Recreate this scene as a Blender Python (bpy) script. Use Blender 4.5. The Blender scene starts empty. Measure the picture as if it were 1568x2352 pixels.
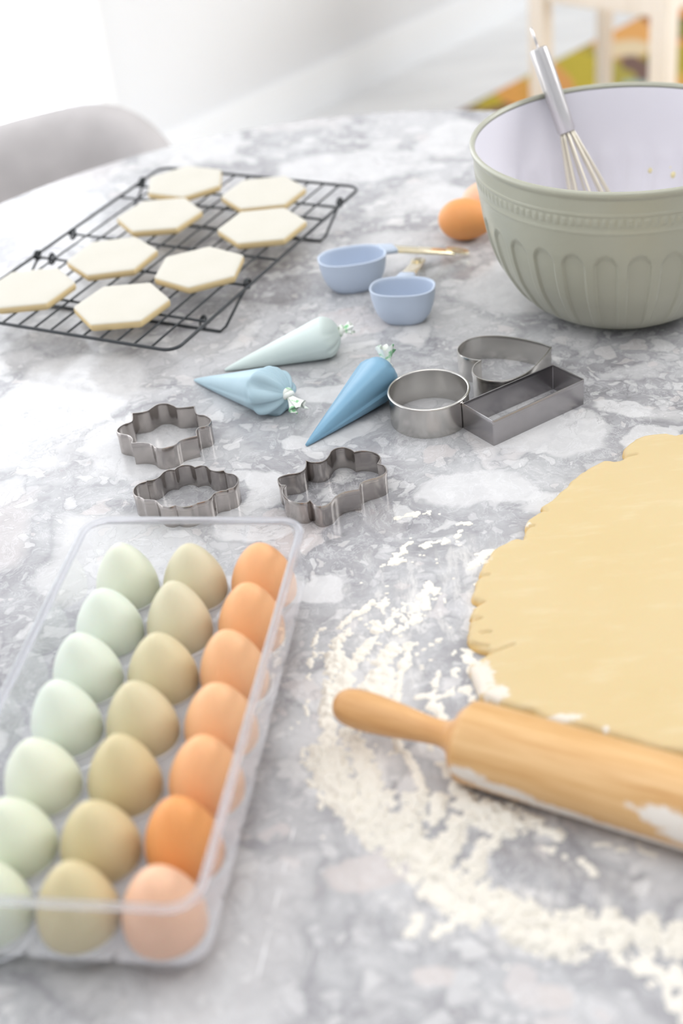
import bpy, math, random
import numpy as np
from mathutils import Vector, Matrix

random.seed(4)
rng = np.random.default_rng(7)
SC = bpy.context.scene
PI = math.pi

# ------------------------------------------------------------------ camera
FPX = 3267.0
PITCH, ROLL, CAMZ = 0.6029736, -0.11512247, 0.63897657
FW = np.array([0, math.cos(PITCH), -math.sin(PITCH)])
UP0 = np.array([0, math.sin(PITCH), math.cos(PITCH)])
RT0 = np.array([1.0, 0, 0])
RT = RT0 * math.cos(ROLL) + UP0 * math.sin(ROLL)
UP = -RT0 * math.sin(ROLL) + UP0 * math.cos(ROLL)
CAM = np.array([0, 0, CAMZ])
cd = bpy.data.cameras.new('camera')
cam = bpy.data.objects.new('camera', cd)
SC.collection.objects.link(cam)
cam.matrix_world = Matrix(((RT[0], UP[0], -FW[0], 0), (RT[1], UP[1], -FW[1], 0), (RT[2], UP[2], -FW[2], CAMZ), (0, 0, 0, 1)))
cd.sensor_fit = 'VERTICAL'
cd.sensor_height = 36.0
cd.sensor_width = 24.0
cd.lens = FPX / 2352 * 36.0
cd.clip_start = 0.02
cd.dof.use_dof = True
cd.dof.focus_distance = 1.165
cd.dof.aperture_fstop = 3.4
cd.dof.aperture_blades = 9
SC.camera = cam

def at(u, v, z=0.0):
    """world point where the sight line of photograph pixel (u, v) meets the height z"""
    d = FW * FPX + RT * (u - 784) - UP * (v - 1176)
    return CAM + d * ((z - CAMZ) / d[2])

def px(p):
    d = np.asarray(p, float) - CAM
    z = d @ FW
    return np.array([784 + FPX * (d @ RT) / z, 1176 - FPX * (d @ UP) / z])

# ------------------------------------------------------------------ light and exposure
SC.view_settings.view_transform = 'Standard'
SC.view_settings.look = 'None'
SC.view_settings.gamma = 1.0
SC.view_settings.use_curve_mapping = False
SC.view_settings.exposure = -0.41
SC.cycles.use_denoising = True
SC.cycles.max_bounces = 10
SC.cycles.transparent_max_bounces = 24
SC.cycles.caustics_reflective = False
SC.cycles.caustics_refractive = False
SC.cycles.sample_clamp_indirect = 6.0
SC.cycles.blur_glossy = 0.3

W = bpy.data.worlds.new('world')
SC.world = W
W.use_nodes = True
wn = W.node_tree
wn.nodes.clear()
wo = wn.nodes.new('ShaderNodeOutputWorld')
wb = wn.nodes.new('ShaderNodeBackground')
wb.inputs['Color'].default_value = (0.965, 0.98, 1.0, 1)
wb.inputs['Strength'].default_value = 5.3
wn.links.new(wb.outputs[0], wo.inputs[0])

def area_light(name, loc, target, sx, sy, power, col=(1, 1, 1)):
    l = bpy.data.lights.new(name, 'AREA')
    l.shape = 'RECTANGLE'
    l.size, l.size_y = sx, sy
    l.energy = power
    l.color = col
    o = bpy.data.objects.new(name, l)
    SC.collection.objects.link(o)
    o.location = loc
    o.rotation_euler = (Vector(target) - Vector(loc)).to_track_quat('-Z', 'Y').to_euler()
    return o

# the wall on the left runs along WD through WP; its tall window opens left of WS
WP = np.array([0.1642, 4.2026])
WD = np.array([0.6984, 0.7157])
WN = np.array([WD[1], -WD[0]])          # into the room
FZ = -0.75
WS0, WS1 = -5.6, -0.90
def wall(s, n=0.0, z=0.0):
    p = WP + WD * s + WN * n
    return Vector((p[0], p[1], z))
WTOP = 1.62
_c = wall((WS0 + WS1) / 2, -0.10, (FZ + WTOP) / 2)
_t = wall((WS0 + WS1) / 2, 1.0, (FZ + WTOP) / 2)
_p = area_light('window_portal', _c, _t, WS1 - WS0, WTOP - FZ, 1)
_p.data.cycles.is_portal = True
area_light('overhead_fill', wall(-3.0, 2.6, 1.75), wall(-3.0, 2.6, 0), 2.2, 2.2, 30, (1.0, 0.985, 0.96))  # unseen area light added as soft overhead fill, not a fixture
area_light('far_wall_fill', wall(0.2, 3.2, 1.7), wall(0.2, 0.6, -0.4), 2.2, 1.6, 150, (0.98, 0.99, 1.0))  # added out of view to brighten the far wall and floor

# ------------------------------------------------------------------ mesh helpers
def link(o):
    SC.collection.objects.link(o)
    return o

def mesh_obj(name, verts, faces, mat, parent=None, smooth=True, sharp=None):
    me = bpy.data.meshes.new(name)
    me.from_pydata([tuple(map(float, v)) for v in verts], [], [tuple(int(i) for i in f) for f in faces])
    me.update()
    if smooth:
        me.polygons.foreach_set('use_smooth', [True] * len(me.polygons))
        if sharp:
            try:
                me.set_sharp_from_angle(angle=math.radians(sharp))
            except Exception:
                pass
    if mat:
        me.materials.append(mat)
    o = bpy.data.objects.new(name, me)
    link(o)
    if parent:
        o.parent = parent
    return o

def empty(name, loc=(0, 0, 0), rz=0.0):
    o = bpy.data.objects.new(name, None)
    o.location = loc
    o.rotation_euler = (0, 0, rz)
    o.empty_display_size = 0.02
    return link(o)

def tag(o, label, cat, group=None, kind=None):
    o['label'] = label
    o['category'] = cat
    if group:
        o['group'] = group
    if kind:
        o['kind'] = kind
    return o

def lathe(profile, n=48, close=False):
    """rings of (r, z) about z; r may be a callable array"""
    V, F = [], []
    m = len(profile)
    for (r, z) in profile:
        for k in range(n):
            a = 2 * PI * k / n
            V.append((r * math.cos(a), r * math.sin(a), z))
    last = m if close else m - 1
    for i in range(last):
        j = (i + 1) % m
        for k in range(n):
            k2 = (k + 1) % n
            F.append((i * n + k, i * n + k2, j * n + k2, j * n + k))
    return V, F

def cap(V, F, start, n, flip=False):
    c = np.mean([V[start + k] for k in range(n)], axis=0)
    V.append(tuple(c))
    ci = len(V) - 1
    for k in range(n):
        a, b = start + k, start + (k + 1) % n
        F.append((ci, b, a) if flip else (ci, a, b))

def tube(pts, r, n=10, closed=False, caps=True, up=(0, 0, 1)):
    P = [Vector(p) for p in pts]
    m = len(P)
    rs = r if hasattr(r, '__len__') else [r] * m
    V, F = [], []
    prev = None
    for i in range(m):
        if closed:
            t = P[(i + 1) % m] - P[i - 1]
        else:
            t = P[min(i + 1, m - 1)] - P[max(i - 1, 0)]
        t.normalize()
        if prev is None:
            ref = Vector(up)
            if abs(t.dot(ref)) > 0.95:
                ref = Vector((1, 0, 0))
            x = (ref - t * ref.dot(t)).normalized()
        else:
            x = (prev - t * prev.dot(t)).normalized()
        prev = x
        y = t.cross(x)
        for k in range(n):
            a = 2 * PI * k / n
            V.append(tuple(P[i] + (x * math.cos(a) + y * math.sin(a)) * rs[i]))
    last = m if closed else m - 1
    for i in range(last):
        j = (i + 1) % m
        for k in range(n):
            k2 = (k + 1) % n
            F.append((i * n + k, i * n + k2, j * n + k2, j * n + k))
    if caps and not closed:
        cap(V, F, 0, n, True)
        cap(V, F, (m - 1) * n, n, False)
    return V, F

def join(parts):
    V, F = [], []
    for v, f in parts:
        b = len(V)
        V += [tuple(p) for p in v]
        F += [tuple(i + b for i in g) for g in f]
    return V, F

def xf(vf, M):
    v, f = vf
    return [tuple(M @ Vector(p)) for p in v], f

def box(cx, cy, cz, sx, sy, sz, bev=0.0):
    """box with chamfered edges (24 verts when bev > 0)"""
    hx, hy, hz = sx / 2, sy / 2, sz / 2
    if bev <= 0:
        V = [(cx + a * hx, cy + b * hy, cz + c * hz) for a in (-1, 1) for b in (-1, 1) for c in (-1, 1)]
        F = [(0, 1, 3, 2), (4, 6, 7, 5), (0, 4, 5, 1), (2, 3, 7, 6), (0, 2, 6, 4), (1, 5, 7, 3)]
        return V, F
    V, F = [], []
    ring = []
    for (zz, ins) in ((-hz, bev), (-hz + bev, 0), (hz - bev, 0), (hz, bev)):
        r = []
        for (x, y) in ((-hx, -hy + bev), (-hx + bev, -hy), (hx - bev, -hy), (hx, -hy + bev), (hx, hy - bev), (hx - bev, hy), (-hx + bev, hy), (-hx, hy - bev)):
            x2 = max(-hx + ins, min(hx - ins, x))
            y2 = max(-hy + ins, min(hy - ins, y))
            V.append((cx + x2, cy + y2, cz + zz))
            r.append(len(V) - 1)
        ring.append(r)
    for a, b in zip(ring, ring[1:]):
        for k in range(8):
            F.append((a[k], a[(k + 1) % 8], b[(k + 1) % 8], b[k]))
    F.append(tuple(reversed(ring[0])))
    F.append(tuple(ring[-1]))
    return V, F

def vnoise(x, y, seed=0):
    """smooth value noise on arrays, range about -1..1"""
    x = np.asarray(x, float); y = np.asarray(y, float)
    xi = np.floor(x).astype(np.int64); yi = np.floor(y).astype(np.int64)
    fx = x - xi; fy = y - yi
    fx = fx * fx * (3 - 2 * fx); fy = fy * fy * (3 - 2 * fy)
    def h(a, b):
        n = (a * 374761393 + b * 668265263 + seed * 2147483) & 0xFFFFFFFF
        n = ((n ^ (n >> 13)) * 1274126177) & 0xFFFFFFFF
        n = n ^ (n >> 16)
        return (n & 0xFFFF) / 32767.5 - 1.0
    return (h(xi, yi) * (1 - fx) * (1 - fy) + h(xi + 1, yi) * fx * (1 - fy) + h(xi, yi + 1) * (1 - fx) * fy + h(xi + 1, yi + 1) * fx * fy)

def fbm(x, y, octs=4, seed=0):
    s = 0; a = 1; t = 0
    for o in range(octs):
        s = s + a * vnoise(x * 2 ** o, y * 2 ** o, seed + o * 17); t += a; a *= 0.5
    return s / t

def catmull(P, n=6, closed=True, corners=()):
    """smooth a polyline; points whose index is in corners stay sharp"""
    P = [np.asarray(p, float) for p in P]
    m = len(P)
    out = []
    for i in range(m if closed else m - 1):
        p1, p2 = P[i], P[(i + 1) % m]
        p0 = P[i - 1] if (closed or i > 0) else p1
        p3 = P[(i + 2) % m] if (closed or i + 2 < m) else p2
        if i in corners: p0 = p1 + (p1 - p2) * 0.4
        if (i + 1) % m in corners: p3 = p2 + (p2 - p1) * 0.4
        for k in range(n):
            t = k / n
            out.append(0.5 * ((2 * p1) + (-p0 + p2) * t + (2 * p0 - 5 * p1 + 4 * p2 - p3) * t * t + (-p0 + 3 * p1 - 3 * p2 + p3) * t ** 3))
    if not closed:
        out.append(P[-1])
    return out

# ------------------------------------------------------------------ material helpers
def srgb(r, g, b):
    def c(x):
        x /= 255.0
        return x / 12.92 if x <= 0.04045 else ((x + 0.055) / 1.055) ** 2.4
    return (c(r), c(g), c(b), 1.0)

class Nodes:
    def __init__(s, name):
        s.m = bpy.data.materials.new(name)
        s.m.use_nodes = True
        s.t = s.m.node_tree
        s.t.nodes.clear()
        s.out = s.t.nodes.new('ShaderNodeOutputMaterial')
    def n(s, kind, **kw):
        nd = s.t.nodes.new('ShaderNode' + kind)
        ins = kw.pop('ins', {})
        for k, v in kw.items():
            setattr(nd, k, v)
        for k, v in ins.items():
            s.set(nd, k, v)
        return nd
    def set(s, nd, k, v):
        sock = nd.inputs[k]
        if isinstance(v, bpy.types.NodeSocket):
            s.t.links.new(v, sock)
        else:
            sock.default_value = v
    def math(s, op, a, b=0.0, c=None, clamp=False):
        nd = s.n('Math', operation=op, use_clamp=clamp)
        s.set(nd, 0, a); s.set(nd, 1, b)
        if c is not None: s.set(nd, 2, c)
        return nd.outputs[0]
    def mix(s, fac, a, b):
        nd = s.n('Mix', data_type='RGBA')
        s.set(nd, 0, fac); s.set(nd, 6, a); s.set(nd, 7, b)
        return nd.outputs[2]
    def ramp(s, fac, stops, interp='LINEAR'):
        nd = s.n('ValToRGB')
        nd.color_ramp.interpolation = interp
        el = nd.color_ramp.elements
        while len(el) < len(stops): el.new(0.5)
        for e, (p, c) in zip(el, stops):
            e.position = p
            e.color = c if len(c) == 4 else (*c, 1)
        s.set(nd, 0, fac)
        return nd.outputs[0]
    def step(s, x, lo, hi):
        nd = s.n('MapRange', interpolation_type='SMOOTHSTEP', clamp=True)
        s.set(nd, 0, x); s.set(nd, 1, lo); s.set(nd, 2, hi)
        return nd.outputs[0]
    def noise(s, vec, scale, detail=4.0, rough=0.5, dist=0.0):
        nd = s.n('TexNoise')
        s.set(nd, 'Vector', vec); s.set(nd, 'Scale', scale); s.set(nd, 'Detail', detail); s.set(nd, 'Roughness', rough); s.set(nd, 'Distortion', dist)
        return nd
    def bsdf(s, **kw):
        b = s.n('BsdfPrincipled')
        for k, v in kw.items():
            s.set(b, k.replace('_', ' '), v)
        s.t.links.new(b.outputs[0], s.out.inputs[0])
        return b
    def bump(s, b, h, strength=0.3, dist=0.001):
        nd = s.n('Bump')
        s.set(nd, 'Height', h); nd.inputs['Strength'].default_value = strength; nd.inputs['Distance'].default_value = dist
        s.t.links.new(nd.outputs[0], b.inputs['Normal'])
    def obj(s):
        return s.n('TexCoord').outputs['Object']

def plain(name, col, rough=0.5, metal=0.0, noise=0.0, nscale=40.0, bump=0.0, spec=0.5, sss=0.0, coat=0.0):
    N = Nodes(name)
    co = N.obj()
    nz = N.noise(co, nscale, 3.0)
    dark = tuple(c * (1 - noise) for c in col[:3]) + (1,)
    cc = N.mix(nz.outputs[0], dark, col)
    b = N.bsdf(Base_Color=cc, Roughness=rough, Metallic=metal, Specular_IOR_Level=spec, Coat_Weight=coat)
    if sss:
        b.inputs['Subsurface Weight'].default_value = sss
        b.inputs['Subsurface Scale'].default_value = 0.01
        b.inputs['Subsurface Radius'].default_value = (1, 0.7, 0.4)
    if bump:
        N.bump(b, nz.outputs[0], bump, 0.0006)
    return N.m

# ------------------------------------------------------------------ marble
def marble():
    N = Nodes('grey_breccia_marble')
    co = N.obj()
    w1 = N.noise(co, 9.0, 4.0, 0.6)
    w2 = N.noise(co, 60.0, 3.0, 0.6)
    def warp(src, amt, base):
        v = N.n('VectorMath', operation='SUBTRACT'); N.set(v, 0, src.outputs['Color']); v.inputs[1].default_value = (.5, .5, .5)
        m = N.n('VectorMath', operation='SCALE'); N.set(m, 0, v.outputs[0]); m.inputs['Scale'].default_value = amt
        a = N.n('VectorMath', operation='ADD'); N.set(a, 0, base); N.set(a, 1, m.outputs[0])
        return a.outputs[0]
    c1 = warp(w1, 0.06, co)
    c2 = warp(w2, 0.010, c1)
    # cloudy matrix
    n1 = N.noise(c1, 6.0, 6.0, 0.6, 0.4).outputs[0]
    n2 = N.noise(c2, 38.0, 6.0, 0.7).outputs[0]
    mixn = N.math('ADD', N.math('MULTIPLY', n1, 0.62), N.math('MULTIPLY', n2, 0.38))
    base = N.ramp(mixn, [(0.33, srgb(120, 119, 122)), (0.45, srgb(157, 156, 159)), (0.56, srgb(180, 180, 182)), (0.70, srgb(205, 204, 205))])
    col = base
    # fragments at several sizes
    def frag(scale, thr, edge, cin, strength, seed, vec):
        nonlocal col
        mp = N.n('Mapping'); N.set(mp, 0, vec); mp.inputs['Location'].default_value = (seed * 3.1, seed * 1.7, 0)
        v1 = N.n('TexVoronoi', feature='F1'); N.set(v1, 'Vector', mp.outputs[0]); v1.inputs['Scale'].default_value = scale; v1.inputs['Randomness'].default_value = 1.0
        ve = N.n('TexVoronoi', feature='DISTANCE_TO_EDGE'); N.set(ve, 'Vector', mp.outputs[0]); ve.inputs['Scale'].default_value = scale; ve.inputs['Randomness'].default_value = 1.0
        sp = N.n('SeparateColor'); N.set(sp, 0, v1.outputs['Color'])
        on = N.step(sp.outputs[0], thr, thr + 0.04)
        # each cell is eroded by its own amount
        er = N.math('ADD', N.math('MULTIPLY', sp.outputs[1], edge * 1.6), edge * 0.3)
        inside = N.step(N.math('SUBTRACT', ve.outputs[0], er), -0.02, 0.10)
        tone = N.ramp(sp.outputs[2], cin)
        f = N.math('MULTIPLY', N.math('MULTIPLY', on, inside), strength, clamp=True)
        col = N.mix(f, col, tone)
        rim = N.math('MULTIPLY', on, N.math('MULTIPLY', N.math('SUBTRACT', 1.0, N.step(N.math('ABSOLUTE', N.math('SUBTRACT', ve.outputs[0], er)), 0.0, 0.03)), 0.22))
        col = N.mix(rim, col, srgb(120, 119, 124))
    pale = [(0.0, srgb(196, 195, 197)), (0.5, srgb(214, 213, 213)), (0.8, srgb(226, 225, 224)), (1.0, srgb(205, 196, 194))]
    mid = [(0.0, srgb(150, 151, 157)), (0.5, srgb(186, 187, 191)), (1.0, srgb(205, 204, 205))]
    frag(7.0, 0.45, 0.05, pale, 0.50, 1, c2)
    frag(16.0, 0.62, 0.09, pale, 0.62, 2, c2)
    frag(44.0, 0.55, 0.12, pale, 0.55, 3, c2)
    frag(95.0, 0.60, 0.14, pale, 0.45, 4, c2)
    # the big pale fragments that can be recognised
    big = [(800, 385, 165, 34, 6, 0), (1030, 315, 60, 42, 0, 0), (1215, 655, 140, 62, -25, 0), (1095, 1122, 125, 36, 8, 0), (1255, 1000, 150, 40, -3, 0),
           (745, 1345, 52, 30, 0, 0), (805, 978, 62, 22, 5, 0), (760, 905, 90, 20, 0, 0), (860, 2000, 120, 52, 12, 1), (700, 1010, 40, 16, 0, 0), (1065, 470, 70, 60, 30, 0),
           (1430, 945, 80, 16, -10, 0), (330, 1030, 120, 70, 20, 0), (170, 900, 150, 90, 0, 0), (1270, 2290, 45, 40, 0, 1), (985, 2255, 40, 26, 0, 1), (590, 1215, 80, 24, 0, 0),
           (600, 1120, 40, 40, 0, 0), (1500, 1010, 60, 24, 0, 0), (470, 330, 90, 30, 0, 0)]
    sx = N.n('SeparateXYZ'); N.set(sx, 0, c2)
    X, Y = sx.outputs[0], sx.outputs[1]
    s0 = N.n('SeparateXYZ'); N.set(s0, 0, co)
    X0, Y0 = s0.outputs[0], s0.outputs[1]
    for (u, v, hw, hh, rot, kind) in big:
        p = at(u, v); ex = at(u + hw, v) - p; ey = at(u, v - hh) - p
        a, b = np.linalg.norm(ex), np.linalg.norm(ey)
        r = math.atan2(ex[1], ex[0]) + math.radians(rot) * 1.5
        dx = N.math('SUBTRACT', X, float(p[0])); dy = N.math('SUBTRACT', Y, float(p[1]))
        lx = N.math('MULTIPLY_ADD', dx, math.cos(r) / a, N.math('MULTIPLY', dy, math.sin(r) / a))
        ly = N.math('MULTIPLY_ADD', dx, -math.sin(r) / b, N.math('MULTIPLY', dy, math.cos(r) / b))
        q = N.math('ADD', N.math('POWER', N.math('ABSOLUTE', lx), 2.6), N.math('POWER', N.math('ABSOLUTE', ly), 2.6))
        f = N.math('MULTIPLY', N.math('SUBTRACT', 1.0, N.step(q, 0.70, 1.25)), 0.78)
        tone = N.mix(n2, srgb(196, 195, 196), srgb(224, 223, 223)) if not kind else N.mix(n2, srgb(190, 182, 180), srgb(212, 205, 202))
        col = N.mix(f, col, tone)
    # veins
    vn = N.noise(c1, 13.0, 8.0, 0.68, 0.9).outputs[0]
    vein = N.math('SUBTRACT', 1.0, N.step(N.math('ABSOLUTE', N.math('SUBTRACT', vn, 0.5)), 0.0, 0.012))
    vm = N.step(N.noise(co, 5.0, 2.0).outputs[0], 0.45, 0.62)
    col = N.mix(N.math('MULTIPLY', N.math('MULTIPLY', vein, vm), 0.5), col, srgb(110, 108, 114))
    vn2 = N.noise(c1, 30.0, 8.0, 0.7, 1.2).outputs[0]
    v2 = N.math('SUBTRACT', 1.0, N.step(N.math('ABSOLUTE', N.math('SUBTRACT', vn2, 0.52)), 0.0, 0.02))
    col = N.mix(N.math('MULTIPLY', v2, 0.30), col, srgb(228, 228, 230))
    # reddish traces
    rn = N.noise(c2, 17.0, 6.0, 0.7).outputs[0]
    rm = N.step(rn, 0.63, 0.74)
    col = N.mix(N.math('MULTIPLY', rm, 0.28), col, srgb(165, 128, 122))
    # a film of flour wiped over the stone between the heaps
    film = None
    for (u, v, hw, hh) in ((930, 1430, 170, 190), (850, 1780, 130, 150), (1080, 1330, 90, 110), (1180, 2080, 330, 100)):
        p = at(u, v); a = np.linalg.norm(at(u + hw, v) - p); b = np.linalg.norm(at(u, v - hh) - p)
        dx = N.math('DIVIDE', N.math('SUBTRACT', X, float(p[0])), float(a)); dy = N.math('DIVIDE', N.math('SUBTRACT', Y, float(p[1])), float(b))
        q = N.math('SUBTRACT', 1.0, N.math('ADD', N.math('MULTIPLY', dx, dx), N.math('MULTIPLY', dy, dy)), clamp=True)
        film = q if film is None else N.math('MAXIMUM', film, q)
    mp = N.n('Mapping'); N.set(mp, 0, co); mp.inputs['Scale'].default_value = (3.0, 1.0, 1.0); mp.inputs['Rotation'].default_value = (0, 0, -0.25)
    fn = N.noise(mp.outputs[0], 22.0, 6.0, 0.68, 0.3).outputs[0]
    film = N.math('MULTIPLY', N.math('MULTIPLY', film, N.step(fn, 0.45, 0.68)), 0.75)
    col = N.mix(film, col, srgb(232, 229, 224))
    # a broken gleam painted as a fine pale line towards the near edge
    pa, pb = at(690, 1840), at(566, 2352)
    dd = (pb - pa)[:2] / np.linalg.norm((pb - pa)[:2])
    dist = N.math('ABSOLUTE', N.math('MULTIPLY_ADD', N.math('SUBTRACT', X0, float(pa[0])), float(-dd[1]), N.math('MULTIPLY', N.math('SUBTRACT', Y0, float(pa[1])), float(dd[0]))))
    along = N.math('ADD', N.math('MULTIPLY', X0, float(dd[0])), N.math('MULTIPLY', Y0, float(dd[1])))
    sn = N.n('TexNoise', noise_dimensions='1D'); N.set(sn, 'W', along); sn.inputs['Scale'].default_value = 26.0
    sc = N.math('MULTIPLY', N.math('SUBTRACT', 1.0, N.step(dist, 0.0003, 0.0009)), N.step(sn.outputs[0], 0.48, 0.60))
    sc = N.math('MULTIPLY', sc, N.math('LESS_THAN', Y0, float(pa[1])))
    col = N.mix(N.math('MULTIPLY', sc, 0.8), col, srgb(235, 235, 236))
    rough = N.math('ADD', N.math('MULTIPLY_ADD', n2, 0.10, 0.13), N.math('MULTIPLY', film, 0.5))
    N.bsdf(Base_Color=col, Roughness=rough, Specular_IOR_Level=0.55)
    return N.m

M = {}
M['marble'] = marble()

def wood(name, c0, c1, scale=60, rough=0.45, axis=0, flour=False, stretch=14):
    N = Nodes(name)
    co = N.obj()
    mp = N.n('Mapping'); N.set(mp, 0, co)
    sc = [1.0, 1.0, 1.0]; sc[axis] = 1.0 / stretch
    mp.inputs['Scale'].default_value = sc
    n1 = N.noise(mp.outputs[0], scale, 4.0, 0.55).outputs[0]
    n2 = N.noise(mp.outputs[0], scale * 5, 3.0, 0.5).outputs[0]
    f = N.math('ADD', N.math('MULTIPLY', n1, 0.7), N.math('MULTIPLY', n2, 0.3))
    col = N.ramp(f, [(0.36, c0), (0.62, c1)])
    rg = rough
    if flour:
        at_ = N.n('Attribute'); at_.attribute_name = 'flour'
        nz = N.noise(co, 320.0, 4.0, 0.7).outputs[0]
        fl = N.step(N.math('ADD', at_.outputs['Fac'], N.math('MULTIPLY', N.math('SUBTRACT', nz, 0.5), 1.1)), 0.35, 0.62)
        col = N.mix(N.math('MULTIPLY', fl, 0.92), col, srgb(228, 223, 216))
        rg = N.math('MULTIPLY_ADD', fl, 0.4, rough)
    b = N.bsdf(Base_Color=col, Roughness=rg, Specular_IOR_Level=0.35)
    N.bump(b, f, 0.12, 0.0004)
    return N.m

def metal(name, col, rough=0.22, aniso=0.0, streak=0.25, scale=90):
    N = Nodes(name)
    co = N.obj()
    mp = N.n('Mapping'); N.set(mp, 0, co); mp.inputs['Scale'].default_value = (1, 1, 0.12)
    n1 = N.noise(mp.outputs[0], scale, 5.0, 0.6).outputs[0]
    n0 = N.noise(co, 55.0, 3.0, 0.6).outputs[0]
    c = N.mix(n0, tuple(x * (1 - streak) for x in col[:3]) + (1,), col)
    r = N.math('MULTIPLY_ADD', n1, 0.08, rough - 0.03)
    b = N.bsdf(Base_Color=c, Metallic=1.0, Roughness=r)
    N.bump(b, n0, 0.02, 0.001)
    return N.m

def clear(name, haze=0.04, tint=(0.97, 0.975, 0.985, 1), edge=0.75, rough=0.05):
    """clear plastic sheet: passes light straight on and reflects more at grazing angles"""
    N = Nodes(name)
    tr = N.n('BsdfTransparent'); tr.inputs[0].default_value = tint
    gl = N.n('BsdfGlossy'); gl.inputs['Color'].default_value = (1, 1, 1, 1); gl.inputs['Roughness'].default_value = rough
    df = N.n('BsdfDiffuse'); df.inputs[0].default_value = srgb(236, 236, 242)
    lw = N.n('LayerWeight'); lw.inputs[0].default_value = 0.5
    f = N.math('MULTIPLY_ADD', N.math('POWER', lw.outputs['Facing'], 3.5), edge, 0.045)
    m1 = N.n('MixShader'); m1.inputs[0].default_value = haze
    N.t.links.new(tr.outputs[0], m1.inputs[1]); N.t.links.new(df.outputs[0], m1.inputs[2])
    m2 = N.n('MixShader'); N.set(m2, 0, f)
    N.t.links.new(m1.outputs[0], m2.inputs[1]); N.t.links.new(gl.outputs[0], m2.inputs[2])
    N.t.links.new(m2.outputs[0], N.out.inputs[0])
    return N.m

M['clear_wall'] = clear('clear_plastic_sheet', 0.02)
M['clear_plate'] = clear('clear_plastic_plate', 0.50, edge=0.8)
M['clear_cup'] = clear('clear_plastic_cup', 0.05, (0.93, 0.935, 0.945, 1), edge=0.95)
def glassmat():
    N = Nodes('clear_plastic_solid')
    g = N.n('BsdfGlass'); g.inputs['Roughness'].default_value = 0.04; g.inputs['IOR'].default_value = 1.45; g.inputs['Color'].default_value = (0.97, 0.975, 0.99, 1)
    tr = N.n('BsdfTransparent'); tr.inputs[0].default_value = (0.95, 0.95, 0.97, 1)
    m0 = N.n('MixShader'); m0.inputs[0].default_value = 0.35
    N.t.links.new(g.outputs[0], m0.inputs[1]); N.t.links.new(tr.outputs[0], m0.inputs[2])
    df = N.n('BsdfDiffuse'); df.inputs[0].default_value = srgb(244, 244, 250)
    m = N.n('MixShader'); m.inputs[0].default_value = 0.14
    N.t.links.new(m0.outputs[0], m.inputs[1]); N.t.links.new(df.outputs[0], m.inputs[2])
    N.t.links.new(m.outputs[0], N.out.inputs[0])
    return N.m
M['clear_solid'] = glassmat()
def lipmat():
    N = Nodes('moulded_plastic_lip')
    b = N.n('BsdfPrincipled'); b.inputs['Base Color'].default_value = srgb(236, 237, 240); b.inputs['Roughness'].default_value = 0.06; b.inputs['Specular IOR Level'].default_value = 1.0
    tr = N.n('BsdfTransparent'); tr.inputs[0].default_value = (0.97, 0.97, 0.98, 1)
    m = N.n('MixShader'); m.inputs[0].default_value = 0.55
    N.t.links.new(tr.outputs[0], m.inputs[1]); N.t.links.new(b.outputs[0], m.inputs[2])
    N.t.links.new(m.outputs[0], N.out.inputs[0])
    return N.m
M['lip'] = lipmat()

# ------------------------------------------------------------------ setting
def struct(name, vf, mat, parent=None, smooth=False, sharp=None):
    o = mesh_obj(name, vf[0], vf[1], mat, parent, smooth, sharp)
    if parent is None:
        o['kind'] = 'structure'
    return o

def floor_mat():
    N = Nodes('pale_grey_floor')
    co = N.obj()
    mp = N.n('Mapping'); N.set(mp, 0, co); mp.inputs['Rotation'].default_value = (0, 0, -0.8); mp.inputs['Scale'].default_value = (1.0, 5.0, 1)
    n = N.noise(mp.outputs[0], 2.5, 4.0).outputs[0]
    c = N.ramp(n, [(0.3, srgb(228, 228, 228)), (0.7, srgb(244, 244, 243))])
    N.bsdf(Base_Color=c, Roughness=0.42)
    return N.m
M['floor'] = floor_mat()
M['wall'] = plain('off_white_wall_paint', srgb(238, 239, 241), 0.8, noise=0.02, nscale=2)
M['white'] = plain('white_gloss_paint', srgb(250, 251, 252), 0.35, noise=0.0)

def wbox(s0, s1, n0, n1, z0, z1):
    """box in wall coordinates: along the wall, out from the wall into the room, height"""
    V = [wall(s, n, z) for s in (s0, s1) for n in (n0, n1) for z in (z0, z1)]
    F = [(0, 1, 3, 2), (4, 6, 7, 5), (0, 4, 5, 1), (2, 3, 7, 6), (0, 2, 6, 4), (1, 5, 7, 3)]
    return V, F

floor = struct('floor', wbox(-6.6, 3.6, -0.12, 5.7, FZ - 0.1, FZ), M['floor'])
struct('wall_left', join([wbox(WS1, 3.5, -0.12, 0.0, FZ, 1.85), wbox(-6.5, WS0, -0.12, 0.0, FZ, 1.85),
                          wbox(WS0, WS1, -0.12, 0.0, WTOP, 1.85)]), M['wall'])
struct('wall_right', wbox(-6.5, 3.5, 5.6, 5.7, FZ, 1.85), M['wall'])
struct('wall_back', wbox(3.5, 3.6, -0.12, 5.7, FZ, 1.85), M['wall'])
struct('wall_front', wbox(-6.6, -6.5, -0.12, 5.7, FZ, 1.85), M['wall'])
struct('ceiling', wbox(-6.6, 3.6, -0.12, 5.7, 1.85, 1.95), M['wall'])
struct('baseboard_left', join([wbox(WS1 + 0.0, 3.5, 0.0, 0.018, FZ, FZ + 0.118), wbox(WS1, 3.5, 0.0, 0.012, FZ + 0.118, FZ + 0.128)]), M['white'])
win = empty('window_1', wall(WS1, 0, FZ)); win['kind'] = 'structure'
def wchild(name, vf, mat):
    o = mesh_obj(name, [Vector(v) - win.location for v in vf[0]], vf[1], mat, win, False)
    return o
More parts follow.
